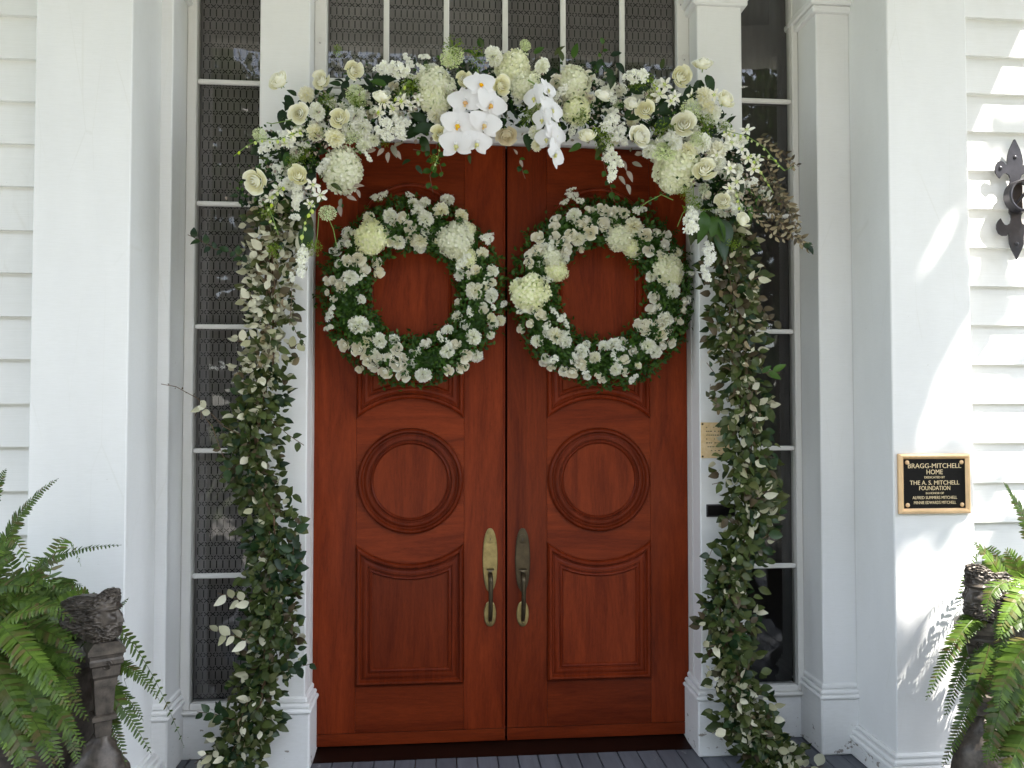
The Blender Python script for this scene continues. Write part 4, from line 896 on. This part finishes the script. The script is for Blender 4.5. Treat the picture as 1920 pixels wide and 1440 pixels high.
for px, py, d, f, ro, lp in [(900, 157, 56, (.2, -1, .25), 12, 'orange'), (920, 195, 60, (.5, -1, .0), -18, 'orange'), (872, 190, 62, (-.15, -1, .1), 8, 'orange'), (908, 232, 60, (.25, -1, -.05), -12, 'orange'), (858, 232, 62, (-.1, -1, -.1), 0, 'orange'), (894, 267, 54, (.2, -1, -.2), -10, 'green'), (855, 270, 60, (-.1, -1, -.2), 3, 'green')]:
    orchid(px, py, d * 1.12, -.47 - .0002 * (300 - py) + rnd.uniform(-.006, .006), f, ro, lp)
for px, py, d, f, ro, lp in [(1003, 182, 54, (-1.3, -1, .0), 8, 'green'), (1026, 168, 46, (.9, -.7, .3), -6, 'green'), (1034, 205, 56, (.8, -1, .1), -15, 'green'), (1018, 222, 50, (-1.2, -1, -.2), 0, 'green'), (1041, 250, 56, (.9, -1, .1), -20, 'green'), (1026, 258, 50, (-1, -1, -.2), 0, 'green'), (1040, 288, 56, (1.5, -1, -.2), -28, 'green')]:
    orchid(px, py, d * 1.1, -.47 + rnd.uniform(-.01, .01), f, ro, lp)
MB().tube([at(x, y, -.44) for x, y in ((990, 150), (1015, 165), (1030, 210), (1035, 260), (1048, 295))], .003, 6).build('orchid_stem', GSTEM, sw)
MB().tube([at(x, y, -.44) for x, y in ((895, 130), (905, 170), (885, 220), (872, 270), (870, 285))], .003, 6).build('orchid_stem', GSTEM, sw)

# ------------------------------------------------------------------ leafy garlands down both sides
GL = [leaf_geo(.66, 5, .10, .18, .8, 0, .012), leaf_geo(.58, 5, .12, .3, .8, .4, .015), leaf_geo(.68, 4, .08, .1, .85, -.3, .01)]
GLM = []
for k, g in enumerate(GL):
    for mt in (ELA, ELB, DKL):
        mb = MB(); mb.add(*g); GLM.append(mb.mesh('garland_leaf', mt, True))
def garland(label, path, seed, silver, dark, brown, extra, N_=3200, wid=40):
    q = random.Random(seed); a, b = at(*path[0], -.3), at(*path[-1], -.3)
    root = empty('leafy_garland', (b.x, -.3, max(0, b.z)), label, 'garland', 'leafy garlands hanging beside the doors')
    for k in range(9):                                 # bundle of thin branches
        o = q.uniform(-10, 10); pts = []
        for x, y in path: pts.append(at(x + o + q.uniform(-9, 9), y, (-.27 if k < 6 else -.305) + q.uniform(-.025, .025)))
        fine_ = []
        for i in range(len(pts) - 1): fine_ += [pts[i].lerp(pts[i + 1], j / 3) + Vector((q.uniform(-.006, .006), 0, 0)) for j in range(3)]
        MB().tube(fine_, q.uniform(.002, .0042), 5).build('stem', STEM, root)
    items = []
    for i in range(N_):
        t = q.random(); p, d = along(path, t); nrm = Vector((d.y, -d.x)); off = max(-1.3, min(1.3, q.gauss(0, .55))); clump = noise.noise(Vector((t * 22, seed, off))) * 15
        lobes = wid * (1 + .28 * noise.noise(Vector((t * 14, seed * 3, 0))))
        x, y = p.x + nrm.x * (off * lobes) + clump * .6, p.y + nrm.y * off * lobes + q.uniform(-6, 6)
        depth = .075 * math.sqrt(max(0, 1 - (off / 1.4) ** 2)); Y = -.275 - q.uniform(-.4, 1) * depth
        w0 = at(x, y, Y)
        if w0.z < .012: w0.z = .012 + q.uniform(0, .05)
        dirn = Vector((off * 1.1 + q.gauss(0, .55), q.uniform(-.9, .15), q.gauss(-.15, .75)))
        nn = Vector((q.gauss(0, .6), -1, q.gauss(.35, .65)))
        ps = silver(y); sv = q.random() < ps
        if sv: nn = -nn
        tone = 2 if q.random() < dark(y) and not sv else (1 if q.random() < brown(y) else 0)
        sz = q.uniform(11, 25) * mpp(Y, x) * (.92 if sv else 1)
        items.append((depth * q.random() - Y, k, w0, orient(dirn, nn), sz, tone, i % 3))
    items.sort(key=lambda z: -z[0] - z[4] * 2)
    rest = Scatter(GL)
    for i, (_, k, w0, M3, sz, tone, g) in enumerate(items):
        if i < 285: inst('leaf', GLM[g * 3 + tone], root, w0, M3.to_quaternion(), sz)
        else: rest.add(g, M3, w0, sz, tone)
    rest.build('inner_leaves', [ELA, ELB, DKL], root)
    for pts, L_, me, fl in extra: trail(pts, L_, me, 10, -.34, root, 'side_branch', flip=fl)
    return root
G = lambda g, t: GLM[g * 3 + t]
garland('left leafy garland with silvery leaf backs near its top, down the left door pilaster',
    [(520, 385), (512, 450), (508, 520), (505, 600), (498, 680), (482, 760), (470, 830), (478, 900), (500, 970), (515, 1040), (505, 1110), (512, 1180), (498, 1250), (478, 1320), (452, 1380), (435, 1445)], 11,
    lambda y: .74 if 430 < y < 700 else (.30 if y < 430 else (.16 if y < 830 else (.07 if y < 1300 else .22))), lambda y: .12 if y < 700 else .20, lambda y: .15 if y < 700 else .08,
    [([(470, 500), (440, 472), (405, 468), (378, 452), (352, 440)], 18, G(0, 2), False), ([(545, 600), (556, 625), (572, 648)], 12, G(0, 0), False), ([(548, 520), (546, 570), (543, 610)], 8, G(0, 1), False), ([(460, 820), (420, 800), (385, 765), (372, 748), (330, 725), (302, 720)], 4, G(0, 1), False),
     ([(375, 752), (378, 785)], 24, G(0, 0), True), ([(372, 762), (366, 780)], 20, G(0, 0), True), ([(500, 780), (540, 815), (570, 835)], 20, G(0, 0), False), ([(520, 1085), (548, 1050), (552, 1010), (562, 975)], 24, G(0, 2), False), ([(520, 1110), (555, 1065), (565, 1020)], 22, G(2, 2), False),
     ([(465, 1130), (435, 1120), (408, 1112)], 26, G(0, 0), True), ([(460, 1200), (420, 1185), (392, 1180)], 26, G(1, 0), True), ([(450, 870), (425, 880), (412, 895)], 24, G(0, 2), False), ([(540, 1180), (570, 1172)], 16, G(0, 0), False), ([(530, 1260), (560, 1250), (590, 1244)], 20, G(0, 2), False), ([(440, 1350), (400, 1338), (370, 1335)], 22, G(0, 2), False), ([(500, 470), (470, 468)], 25, G(0, 0), True), ([(480, 560), (452, 560)], 23, G(0, 0), True), ([(470, 640), (445, 640)], 24, G(2, 0), True), ([(545, 650), (570, 640)], 22, G(0, 0), True),
     ([(420, 1420), (385, 1415), (365, 1432)], 22, G(1, 0), True), ([(560, 470), (590, 465)], 28, G(0, 0), True), ([(430, 880), (412, 840), (398, 800), (386, 785)], 6, G(0, 0), False)])
garland('right leafy garland of grey green leaves, down the right door pilaster onto the floor',
    [(1370, 400), (1372, 470), (1375, 540), (1380, 620), (1388, 700), (1398, 780), (1402, 860), (1410, 930), (1408, 990), (1380, 1050), (1368, 1120), (1358, 1190), (1378, 1260), (1388, 1320), (1412, 1375), (1440, 1415), (1475, 1450)], 23,
    lambda y: .20 if y < 800 else (.13 if y < 1000 else (.04 if y < 1240 else .30)), lambda y: .14 if y < 950 else .20, lambda y: .28 if y < 700 else .10,
    [([(1420, 560), (1440, 598), (1462, 605)], 18, G(0, 1), False), ([(1340, 700), (1325, 680)], 14, G(0, 2), False), ([(1350, 760), (1330, 745), (1332, 720)], 12, G(0, 1), False), ([(1430, 700), (1450, 698), (1462, 700)], 24, LM[1][0], False), ([(1425, 770), (1450, 765)], 24, G(1, 0), False),
     ([(1410, 525), (1430, 516)], 26, G(0, 0), True), ([(1425, 935), (1450, 915)], 24, G(1, 0), True), ([(1430, 1010), (1452, 995)], 24, G(0, 2), False), ([(1335, 1030), (1325, 1055)], 22, G(0, 2), False), ([(1340, 1210), (1318, 1215)], 20, G(0, 0), True), ([(1360, 1370), (1345, 1365)], 26, G(0, 0), True), ([(1470, 1430), (1510, 1440), (1545, 1436)], 26, G(0, 0), True), ([(1390, 1080), (1402, 1100)], 22, G(0, 0), False), ([(1350, 905), (1335, 908)], 20, G(0, 0), False), ([(1340, 580), (1325, 585)], 16, G(0, 2), False)], wid=38)
# ------------------------------------------------------------------ bronze planters with bearded heads
YP = -1.0
def head_mesh(px_c, mirror, parent, Y):
    """bearded head in profile: stacked rings, each (height, back, front, half width), hair and beard roughened"""
    u = mpp(Y, px_c); prof = [(86.5, 14, 20, 2), (86, 11, 23, 5), (83.5, 4, 26, 10), (80, -8, 29, 16), (76, -50, 30, 20), (70, -66, 30, 25), (62, -77, 30, 29), (55, -80, 31, 31), (48, -81, 31.5, 32), (42, -81, 31.5, 32), (35, -81, 33, 32), (28, -80, 34, 31), (22, -79, 34, 30), (17, -77, 32.5, 29), (12, -71, 31, 28), (7, -58, 32, 27), (2, -50, 32, 26), (-3, -44, 30, 25), (-8, -32, 24, 23), (-13, -20, 17, 20), (-20, -14, 15, 20), (-27, -18, 20, 25)]
    prof = prof[::-1]                                  # bottom to top, heights relative to the chin line
    fine_ = []
    for i in range(len(prof) - 1):
        for k in range(6):
            t = k / 6; fine_.append(tuple(a + (b - a) * t for a, b in zip(prof[i], prof[i + 1])))
    fine_.append(prof[-1]); n = 110; vs = []
    for h, b, f, w_ in fine_:
        mid = (b + f) / 2; a = (f - b) / 2
        for j in range(n):
            th = 2 * math.pi * j / n; c, s = math.cos(th), math.sin(th)
            x = mid + a * c; y = w_ * math.copysign(abs(s) ** .85, s)
            if c > 0: x = mid + a * c ** .9
            P = Vector((x, y, h)); fy = y; fx = x - (f - 18)          # fx > 0: the front part, where the face is
            G = lambda v, m_, w2: math.exp(-((v - m_) / w2) ** 2)
            fr = 1 / (1 + math.exp(-(x - 8) / 2.2)); d = 0; ay = abs(fy)
            nose = (max(0, 1 - (h - 22) / 24) ** .7 if h > 22 else max(0, 1 - (22 - h) / 3.0)) if 18 < h < 46 else 0
            d += 10 * nose * G(ay, 0, 4.2) * (1 if x > 18 else 0)
            d += 2.6 * G(ay, 5.5, 2.2) * G(h, 22, 2.6) * (1 if x > 12 else 0)                     # nostril wings
            d -= 7.5 * G(ay, 11, 5.5) * G(h, 43, 4.2) * fr                                        # eye sockets
            d += 3.4 * G(ay, 11, 3.2) * G(h, 43, 2.4) * fr                                        # eyeballs
            d += 4.8 * G(h, 50.5, 2.6) * (1 if ay < 22 else .3) * fr                              # brow ridge
            d += 3.0 * G(ay, 15, 6) * G(h, 31, 6) * fr                                            # cheeks
            d += 4.5 * G(ay, 5, 8) * G(h, 16.5, 2.2) * fr - 4.5 * G(ay, 0, 7) * G(h, 12.6, 1.5) * fr + 2.5 * G(ay, 0, 6) * G(h, 10, 1.4) * fr
            face = fr * (1 / (1 + math.exp(-(h - 19) / 1.6))) * (1 / (1 + math.exp((h - 60) / 2)))
            # locks of hair and beard: ridged waves that run down and back
            q1 = Vector((x * .055 + h * .05, y * .07, h * .075 - x * .04))
            rid = 1 - abs(noise.noise(q1 * 2.2)) * 2.4; rid2 = 1 - abs(noise.noise(Vector((x * .20 + h * .12, y * .2, h * .11)))) * 2.2
            d += (1 - face) * (rid * 5.6 + rid2 * 3.0 - 3 + noise.noise(P * .5) * .7) * (1 if h > -12 else .3)
            P += Vector((c, s * .9, .25 * (rid if h > 20 else -rid) * (1 - face))).normalized() * d
            if h > 52: P.z -= (h - 52) / 32 * (9 * math.exp(-((P.x + 10) / 11) ** 2) + (7 if P.x < -20 else 7 * max(0, 1 - (P.x + 20) / 14)))
            vs.append((P.x * mirror, P.y, P.z))
    k = len(fine_); fs = [(i * n + j, i * n + (j + 1) % n, (i + 1) * n + (j + 1) % n, (i + 1) * n + j) for i in range(k - 1) for j in range(n)] + [tuple(range((k - 1) * n, k * n)), tuple(range(n))[::-1]]
    return vs, fs, u
def planter(side, hx, hy, cx, label):
    """side +1: head looks right (left planter); hx, hy: photo point of the chin line"""
    axis = at(cx, 1300, YP - .02); root = empty('planter', (axis.x, axis.y, 0), label, 'planter', 'bronze planters with heads beside the entrance')
    vs, fs, u = head_mesh(hx, side, root, YP); c = at(hx, hy, YP)
    rot = Matrix.Rotation(-side * R(8), 3, 'Z')
    mb = MB(); mb.add([c + rot @ (Vector(v) * u) for v in vs], fs); mb.build('bearded_head', STONE, root, smooth=True)
    def sq(levels, name, ang=28, cxp=None):
        m = MB(); k = 4; V = []
        for y, r, in levels:
            q = at(cxp or hx, y, YP)
            for j in range(4):
                a = R(ang + 45 + 90 * j); V.append((c.x + (0 if cxp is None else q.x - c.x) + r * u * math.cos(a), YP + r * u * math.sin(a), q.z))
        F = [(i * 4 + j, i * 4 + (j + 1) % 4, (i + 1) * 4 + (j + 1) % 4, (i + 1) * 4 + j) for i in range(len(levels) - 1) for j in range(4)] + [(0, 3, 2, 1), tuple(range(4 * len(levels) - 4, 4 * len(levels)))]
        return m.add(V, F).build(name, STONE, root)
    o = hy - 1187; cc = hx + side * 4
    sq([(1200 + o, 30), (1212 + o, 46), (1220 + o, 46), (1222 + o, 42), (1228 + o, 40), (1232 + o, 42), (1240 + o, 41), (1244 + o, 35), (1262 + o, 33), (1268 + o, 28), (1282 + o, 28)], 'capital', 30 * side, cc)
    sq([(1282 + o, 26), (1334 + o, 21)], 'pillar', 30 * side, cc - 2 * side); sq([(1334 + o, 24), (1337 + o, 30), (1345 + o, 30), (1348 + o, 22)], 'pillar_moulding', 30 * side, cc - 3 * side)
    sq([(1348 + o, 21), (1376 + o, 19)], 'lower_block', 30 * side, cc - 4 * side)
    for ax_, sg in ((0, 1),):                             # small scroll on the capital face
        m = MB(); q = at(cc, 1252 + o, YP - .055); pts = [Vector((q.x + (.004 + .012 * (1 - t / 12)) * math.cos(t * .9) * 1.0, YP - 33 * u * .74, q.z + (.004 + .012 * (1 - t / 12)) * math.sin(t * .9))) for t in range(12)]
        m.tube(pts, .003, 5).build('scroll', STONE, root, smooth=True)
    m = MB(); V = []; n = 32; lv = [(1374, 15), (1384, 19), (1394, 27), (1402, 31), (1412, 38), (1424, 47), (1440, 56), (1460, 62), (1490, 66)]
    for y, r in lv:
        q = at(cc - 6 * side - side * (y - 1374) * .12, y + o, YP)
        for j in range(n):
            a = 2 * math.pi * j / n; P = Vector((q.x + r * u * math.cos(a), YP + r * u * math.sin(a) * .8, q.z)); P += (P - q).normalized() * noise.noise(P * 38) * .014; V.append(tuple(P))
    m.add(V, [(i * n + j, i * n + (j + 1) % n, (i + 1) * n + (j + 1) % n, (i + 1) * n + j) for i in range(len(lv) - 1) for j in range(n)] + [tuple(range(n))]).build('leaf_bracket', STONE, root, smooth=True)
    zt = at(cx, 1235 + o, YP).z; zb = at(cx, 1490, YP).z
    MB().lathe([(.03, zt - .02), (.20, zt - .02), (.225, zt), (.235, zt), (.235, zt - .02), (.21, zt - .045), (.19, zt - .16), (.185, zb + .10), (.15, zb + .03), (.09, zb - .01), (.05, zb - .04), (.05, zb - .08)], (axis.x - side * .02, YP + .12, 0), 40).build('bowl', STONE, root, smooth=35)
    MB().lathe([(.052, zb - .08), (.06, zb - .10), (.12, .10), (.17, .06), (.17, .0)], (axis.x - side * .02, YP + .12, 0), 32).build('foot', STONE, root, smooth=35)
    return Vector((axis.x - side * .02, YP + .12, zt))
cl = planter(1, 192, 1187, 25, 'dark bronze planter with a bearded head facing right, lower left corner')
cr_ = planter(-1, 1846, 1150, 1985, 'dark bronze planter with a bearded head facing left, lower right corner')

# ------------------------------------------------------------------ ferns
FR = random.Random(9)
def frond(root, P0, P1, P2, width, mt, n=26, nrm=None):
    mb = MB(); pts = []
    for i in range(n + 1):
        t = i / n; pts.append(P0 * (1 - t) ** 2 + P1 * 2 * t * (1 - t) + P2 * t * t)
    mb.tube(pts, [.0016 * (1 - .7 * i / n) for i in range(n + 1)], 4)
    cam_n = (CAM - (P0 + P2) / 2).normalized(); nrm = (nrm or (cam_n * .8 + Vector((FR.uniform(-.5, .5), 0, .7)))).normalized()
    for i in range(1, n + 1):
        t = i / n; T = (pts[min(i + 1, n)] - pts[i - 1]).normalized(); S = T.cross(nrm)
        if S.length < .1: S = T.orthogonal()
        S.normalize(); Nn = S.cross(T); prof = min(1, .35 + t * 3.2) * (1 - t) ** .55 * 1.08 + .05
        for s in (-1, 1):
            if FR.random() < .02: continue
            L = width * prof * FR.uniform(.9, 1.1); dr = FR.uniform(-.35, .05); d = (S * s + T * FR.uniform(.18, .42) + Nn * dr).normalized(); b = pts[i] + T * (.002 if s > 0 else -.002)
            wv = T * (L * .15 + .0015); e = T * L * .10
            vs = [b + wv * .6, b - wv * .6, b + d * L * .3 - wv * .95 + Nn * .001, b + d * L * .75 - wv * .6 + e, b + d * L + e * 1.6 - Nn * L * .07, b + d * L * .75 + wv * .75 + e, b + d * L * .3 + wv * 1.0 + Nn * .001]
            mb.add(vs, [(0, 1, 2, 6), (6, 2, 3, 5), (5, 3, 4)] if s > 0 else [(1, 0, 6, 2), (2, 6, 5, 3), (3, 5, 4)])
    return mb.build('frond', mt, root, fix=False)
def fern(crown, label, listed, cx, rng, nrand, sx):
    root = empty('fern', tuple(crown), label, 'fern', 'ferns in the bronze planters')
    for (b, m, t, Yb, Yt, w_, lt) in listed:
        P0, P2 = at(*b, Yb), at(*t, Yt); M = at(*m, (Yb + Yt) / 2); P1 = M * 2 - (P0 + P2) / 2
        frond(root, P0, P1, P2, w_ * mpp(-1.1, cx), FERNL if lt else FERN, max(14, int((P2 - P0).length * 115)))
    for i in range(nrand):
        a = FR.uniform(0, 2 * math.pi); L = FR.uniform(.28, .52); rise = FR.uniform(.05, .38); o = Vector((math.cos(a), math.sin(a), 0))
        P0 = crown + o * FR.uniform(0, .08); end = crown + o * L * FR.uniform(.7, 1.05) + Vector((0, 0, rise * 1.0 - L * FR.uniform(.5, 1.15)))
        if abs(end.y - YP) < .5 and (end.x - crown.x) * sx > .13 and FR.random() < .92: continue
        P1 = crown + o * L * .45 + Vector((0, 0, rise + .1))
        frond(root, P0, P1, end, FR.uniform(.028, .05), FERNL if FR.random() < .3 else FERN, int(L * 75))
    # hanging skirt over the bowl
    for i in range(22):
        a = FR.uniform(0, 2 * math.pi); o = Vector((math.cos(a), math.sin(a) * .8, 0))
        if o.x * sx > .45: continue
        P0 = crown + o * .1; frond(root, P0, P0 + o * .22 + Vector((0, 0, .08)), P0 + o * FR.uniform(.16, .28) - Vector((0, 0, FR.uniform(.25, .5))), FR.uniform(.035, .05), FERN, 24)
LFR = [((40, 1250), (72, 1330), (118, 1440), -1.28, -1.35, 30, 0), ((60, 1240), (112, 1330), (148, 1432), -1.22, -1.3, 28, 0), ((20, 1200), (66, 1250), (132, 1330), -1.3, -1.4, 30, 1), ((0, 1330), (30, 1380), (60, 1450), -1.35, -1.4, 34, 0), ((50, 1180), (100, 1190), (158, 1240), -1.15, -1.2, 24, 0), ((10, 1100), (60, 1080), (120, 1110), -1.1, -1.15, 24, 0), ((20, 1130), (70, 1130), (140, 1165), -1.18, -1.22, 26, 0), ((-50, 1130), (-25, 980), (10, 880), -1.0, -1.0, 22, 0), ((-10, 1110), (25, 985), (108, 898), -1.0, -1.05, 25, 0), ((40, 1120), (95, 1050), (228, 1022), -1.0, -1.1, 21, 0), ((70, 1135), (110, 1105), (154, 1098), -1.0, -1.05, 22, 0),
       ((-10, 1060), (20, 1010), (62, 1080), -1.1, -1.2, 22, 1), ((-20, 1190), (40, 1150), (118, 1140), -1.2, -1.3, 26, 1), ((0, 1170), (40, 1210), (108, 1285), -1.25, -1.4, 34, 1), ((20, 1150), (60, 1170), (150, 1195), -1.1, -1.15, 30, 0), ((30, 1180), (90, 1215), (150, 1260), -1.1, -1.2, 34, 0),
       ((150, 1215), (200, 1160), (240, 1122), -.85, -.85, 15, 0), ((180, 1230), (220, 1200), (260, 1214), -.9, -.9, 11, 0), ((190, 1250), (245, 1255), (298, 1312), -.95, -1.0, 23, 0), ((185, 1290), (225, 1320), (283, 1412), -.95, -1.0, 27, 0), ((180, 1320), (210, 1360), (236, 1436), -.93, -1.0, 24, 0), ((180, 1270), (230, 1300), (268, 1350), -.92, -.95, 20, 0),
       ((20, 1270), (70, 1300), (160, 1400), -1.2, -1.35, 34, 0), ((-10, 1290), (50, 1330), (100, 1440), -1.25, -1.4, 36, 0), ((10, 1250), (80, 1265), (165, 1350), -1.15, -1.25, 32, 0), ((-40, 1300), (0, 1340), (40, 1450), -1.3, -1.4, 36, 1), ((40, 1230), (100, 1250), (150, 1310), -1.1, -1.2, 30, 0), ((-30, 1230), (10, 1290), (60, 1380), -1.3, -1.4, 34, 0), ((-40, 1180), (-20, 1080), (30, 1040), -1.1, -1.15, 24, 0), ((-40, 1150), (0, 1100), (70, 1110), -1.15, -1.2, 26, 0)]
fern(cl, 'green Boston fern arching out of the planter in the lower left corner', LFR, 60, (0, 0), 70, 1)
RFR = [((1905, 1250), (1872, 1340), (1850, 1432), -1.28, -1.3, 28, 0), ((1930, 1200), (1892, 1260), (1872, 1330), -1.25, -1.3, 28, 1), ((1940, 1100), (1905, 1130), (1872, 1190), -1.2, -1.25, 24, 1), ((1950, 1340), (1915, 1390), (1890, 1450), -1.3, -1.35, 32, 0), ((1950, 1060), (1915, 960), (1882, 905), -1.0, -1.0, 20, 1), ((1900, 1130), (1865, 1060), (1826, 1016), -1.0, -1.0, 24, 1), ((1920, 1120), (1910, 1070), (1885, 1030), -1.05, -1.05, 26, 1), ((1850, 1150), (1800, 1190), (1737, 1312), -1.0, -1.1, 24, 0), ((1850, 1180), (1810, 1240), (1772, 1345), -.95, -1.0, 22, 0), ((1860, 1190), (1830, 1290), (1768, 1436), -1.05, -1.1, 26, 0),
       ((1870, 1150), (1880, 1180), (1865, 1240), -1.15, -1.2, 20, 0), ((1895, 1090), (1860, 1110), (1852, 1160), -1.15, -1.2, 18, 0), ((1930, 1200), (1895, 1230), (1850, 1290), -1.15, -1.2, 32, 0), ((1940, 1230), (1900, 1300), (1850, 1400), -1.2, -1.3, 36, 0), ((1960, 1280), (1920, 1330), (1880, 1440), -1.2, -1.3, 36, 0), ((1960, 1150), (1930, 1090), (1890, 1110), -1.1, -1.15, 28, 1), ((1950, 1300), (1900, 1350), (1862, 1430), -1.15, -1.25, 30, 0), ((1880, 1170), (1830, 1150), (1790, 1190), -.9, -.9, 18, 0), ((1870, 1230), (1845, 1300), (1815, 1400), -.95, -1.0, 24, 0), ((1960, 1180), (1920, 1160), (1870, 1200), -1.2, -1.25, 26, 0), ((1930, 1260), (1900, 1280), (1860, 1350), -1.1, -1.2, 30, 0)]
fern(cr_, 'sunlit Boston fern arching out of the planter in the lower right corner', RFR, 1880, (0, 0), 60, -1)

# ------------------------------------------------------------------ garden trees (mirrored in the transom, and shading the porch)
TL = leaf_mat('oak_foliage', [(.03, .06, .015), (.06, .10, .03), (.10, .14, .05)], None, .25, .03); BARK = simple('oak_bark', (.12, .09, .07), .9, ns=6)
def tree(x, y, h, rad, seed, label, n=7500, leaf=.27, accept=None):
    q = random.Random(seed); root = empty('oak_tree', (x, y, -.6), label, 'tree', 'oak trees in the garden behind the photographer')
    mb = MB(); mb.tube([(x, y, -.7), (x + q.uniform(-.3, .3), y, h * .3), (x + q.uniform(-.5, .5), y, h * .62)], [.45, .33, .2], 10)
    for k in range(7):
        a = q.uniform(0, 6.28); z0 = h * q.uniform(.28, .5); mb.tube([(x, y, z0), (x + rad * .35 * math.cos(a), y + rad * .35 * math.sin(a), z0 + h * .16), (x + rad * .8 * math.cos(a), y + rad * .8 * math.sin(a), z0 + h * .26)], [.2, .12, .04], 7)
    mb.build('trunk', BARK, root, smooth=50)
    clumps = [(Vector((q.gauss(0, .42), q.gauss(0, .42), q.gauss(0, .38)))) for _ in range(46)]; P = []; F = []
    for i in range(n):
        c = q.choice(clumps); d = Vector((q.gauss(0, 1), q.gauss(0, 1), q.gauss(0, 1))).normalized() * q.uniform(.12, .30)
        p = Vector((x, y, h * .66)) + Vector(((c.x + d.x) * rad, (c.y + d.y) * rad, (c.z + d.z) * h * .36))
        M3 = orient(Vector((q.gauss(0, 1), q.gauss(0, 1), q.gauss(0, 1))), Vector((q.gauss(0, 1), q.gauss(0, 1), q.gauss(0, 1) + .6))); s = leaf * q.uniform(.6, 1.3); b = len(P)
        P += [tuple(p + M3 @ (Vector(v) * s)) for v in ((-.35, -.5, 0), (.35, -.4, .08), (.4, .45, 0), (-.2, .55, .1))]; F.append((b, b + 1, b + 2, b + 3))
    m = MB(); m.v = P; m.f = F; m.m = [0] * len(F); m.build('crown', TL, root, fix=False)
for k, (x, y, h, r_, lb) in enumerate([(-13, -27, 17, 6.5, 'oak tree farthest left across the lawn, mirrored in the transom glass'), (-4.5, -31, 18.5, 7, 'tall oak tree left of the added path, mirrored in the transom glass'), (5.5, -29, 17.5, 6.5, 'oak tree right of the added path, mirrored in the transom glass'), (15, -30, 18, 7, 'oak tree farthest right across the lawn, mirrored in the transom glass'), (0, -42, 17, 8, 'oak tree at the far end of the added path')]):
    tree(x, y, h, r_, 50 + k, lb)
wd_ = MB(); q = random.Random(4)                       # the wood across the garden, one mass from here
for i in range(18000):
    x = q.uniform(-75, 75); top_ = 20 + 3 * noise.noise(Vector((x * .12, 0, 0))) + 2.5 * noise.noise(Vector((x * .45, 3, 0))); z = -.6 + (top_ + .6) * q.random() ** .8; y = -38 - q.uniform(0, 9)
    M3 = orient(Vector((q.gauss(0, 1), q.gauss(0, 1), q.gauss(0, 1))), Vector((q.gauss(0, .7), 1, q.gauss(0, .7) + .5))); s = q.uniform(.7, 1.5)
    wd_.add([Vector((x, y, z)) + M3 @ (Vector(v) * s) for v in ((-.35, -.5, 0), (.35, -.4, .08), (.4, .45, 0), (-.2, .55, .1))], [(0, 1, 2, 3)])
wd_.build('woodland', TL, kind='stuff', fix=False, label='dark mass of trees far across the lawn', cat='woodland')
# unseen near tree, its crown shaped to leave sun patches on the right wall
q = random.Random(77); tx, ty = 6.6, -4.6
root = empty('unseen_shade_tree', (tx, ty, -.6), 'unseen tree right of the porch, crown shaped to dapple the right wall with leaf shade', 'tree')
mb = MB(); mb.tube([(tx + .6, ty - .4, -.7), (tx + .4, ty - .2, 3), (tx + .2, ty - .1, 5), (tx + .1, ty, 6.5)], [.3, .24, .17, .08], 10)
for k in range(9):
    a = q.uniform(0, 6.28); z0 = q.uniform(3.8, 5.6); mb.tube([(tx, ty, z0), (tx + 1.4 * math.cos(a), ty + 1.4 * math.sin(a), z0 + .7), (tx + 2.4 * math.cos(a), ty + 2.4 * math.sin(a), z0 + 1.6)], [.1, .06, .02], 6)
mb.build('trunk', BARK, root, smooth=50)
def lit(px, py):
    """where the photograph shows sun on the right wall"""
    n1 = noise.noise(Vector((px * .013, py * .013, 3)))
    if px > 1812: return not (py > 905 and n1 > .1) and n1 > -.32
    band = abs((px - 1735) * (505 - 372) + (py - 505) * (1811 - 1735)) / math.hypot(133, 76) < 17 + 8 * n1 and 360 < py < 530
    low = py > 1010 - max(0, px - 1755) * .7 and n1 > -.35
    streak = py > 1250 and abs((px - 1705) + (py - 1350) * .5) < 8
    mid = 600 < py < 850 and px > 1815 - (py - 560) * .40 and n1 > -.25
    return px > 1672 and (band or (low and not streak) or mid)
P = []; F = []; cnt = 0
while cnt < 8000:
    wx, wz = q.uniform(.1, 3.4), q.uniform(-1.0, 3.0); w0 = Vector((wx, -.5, wz)); px, py = topix(w0)
    if lit(px, py) or (wz < -.12 and noise.noise(Vector((wx * 3, wz * 3, 1))) > -.25): continue
    cnt += 1; dist = q.uniform(6.0, 8.2); p = w0 - SUN * dist
    M3 = orient(Vector((q.gauss(0, 1), q.gauss(0, 1), q.gauss(0, 1))), -SUN + Vector((q.gauss(0, .5), q.gauss(0, .5), q.gauss(0, .5)))); s = q.uniform(.07, .13); b = len(P)
    P += [tuple(p + M3 @ (Vector(v) * s)) for v in ((0, -.6, 0), (.3, 0, .05), (0, .6, 0), (-.3, 0, .05))]; F.append((b, b + 1, b + 2, b + 3))
for i in range(3500):                                   # the rest of the crown, away from the gaps
    d = Vector((q.gauss(0, 1), q.gauss(0, 1), q.gauss(0, 1))).normalized() * q.uniform(.5, 1); p = Vector((tx + .5, ty - .8, 8.6)) + Vector((d.x * 2.6, d.y * 2.2, d.z * 2.8))
    t = (-.5 - p.y) / SUN.y; h_ = p + SUN * t
    if h_.z > -1 and .1 < h_.x < 3.6: continue
    M3 = orient(d + Vector((q.gauss(0, .6), q.gauss(0, .6), q.gauss(0, .6))), d); s = q.uniform(.12, .22); b = len(P)
    P += [tuple(p + M3 @ (Vector(v) * s)) for v in ((0, -.6, 0), (.3, 0, .05), (0, .6, 0), (-.3, 0, .05))]; F.append((b, b + 1, b + 2, b + 3))
m = MB(); m.v = P; m.f = F; m.m = [0] * len(F); m.build('crown', TL, root, fix=False)
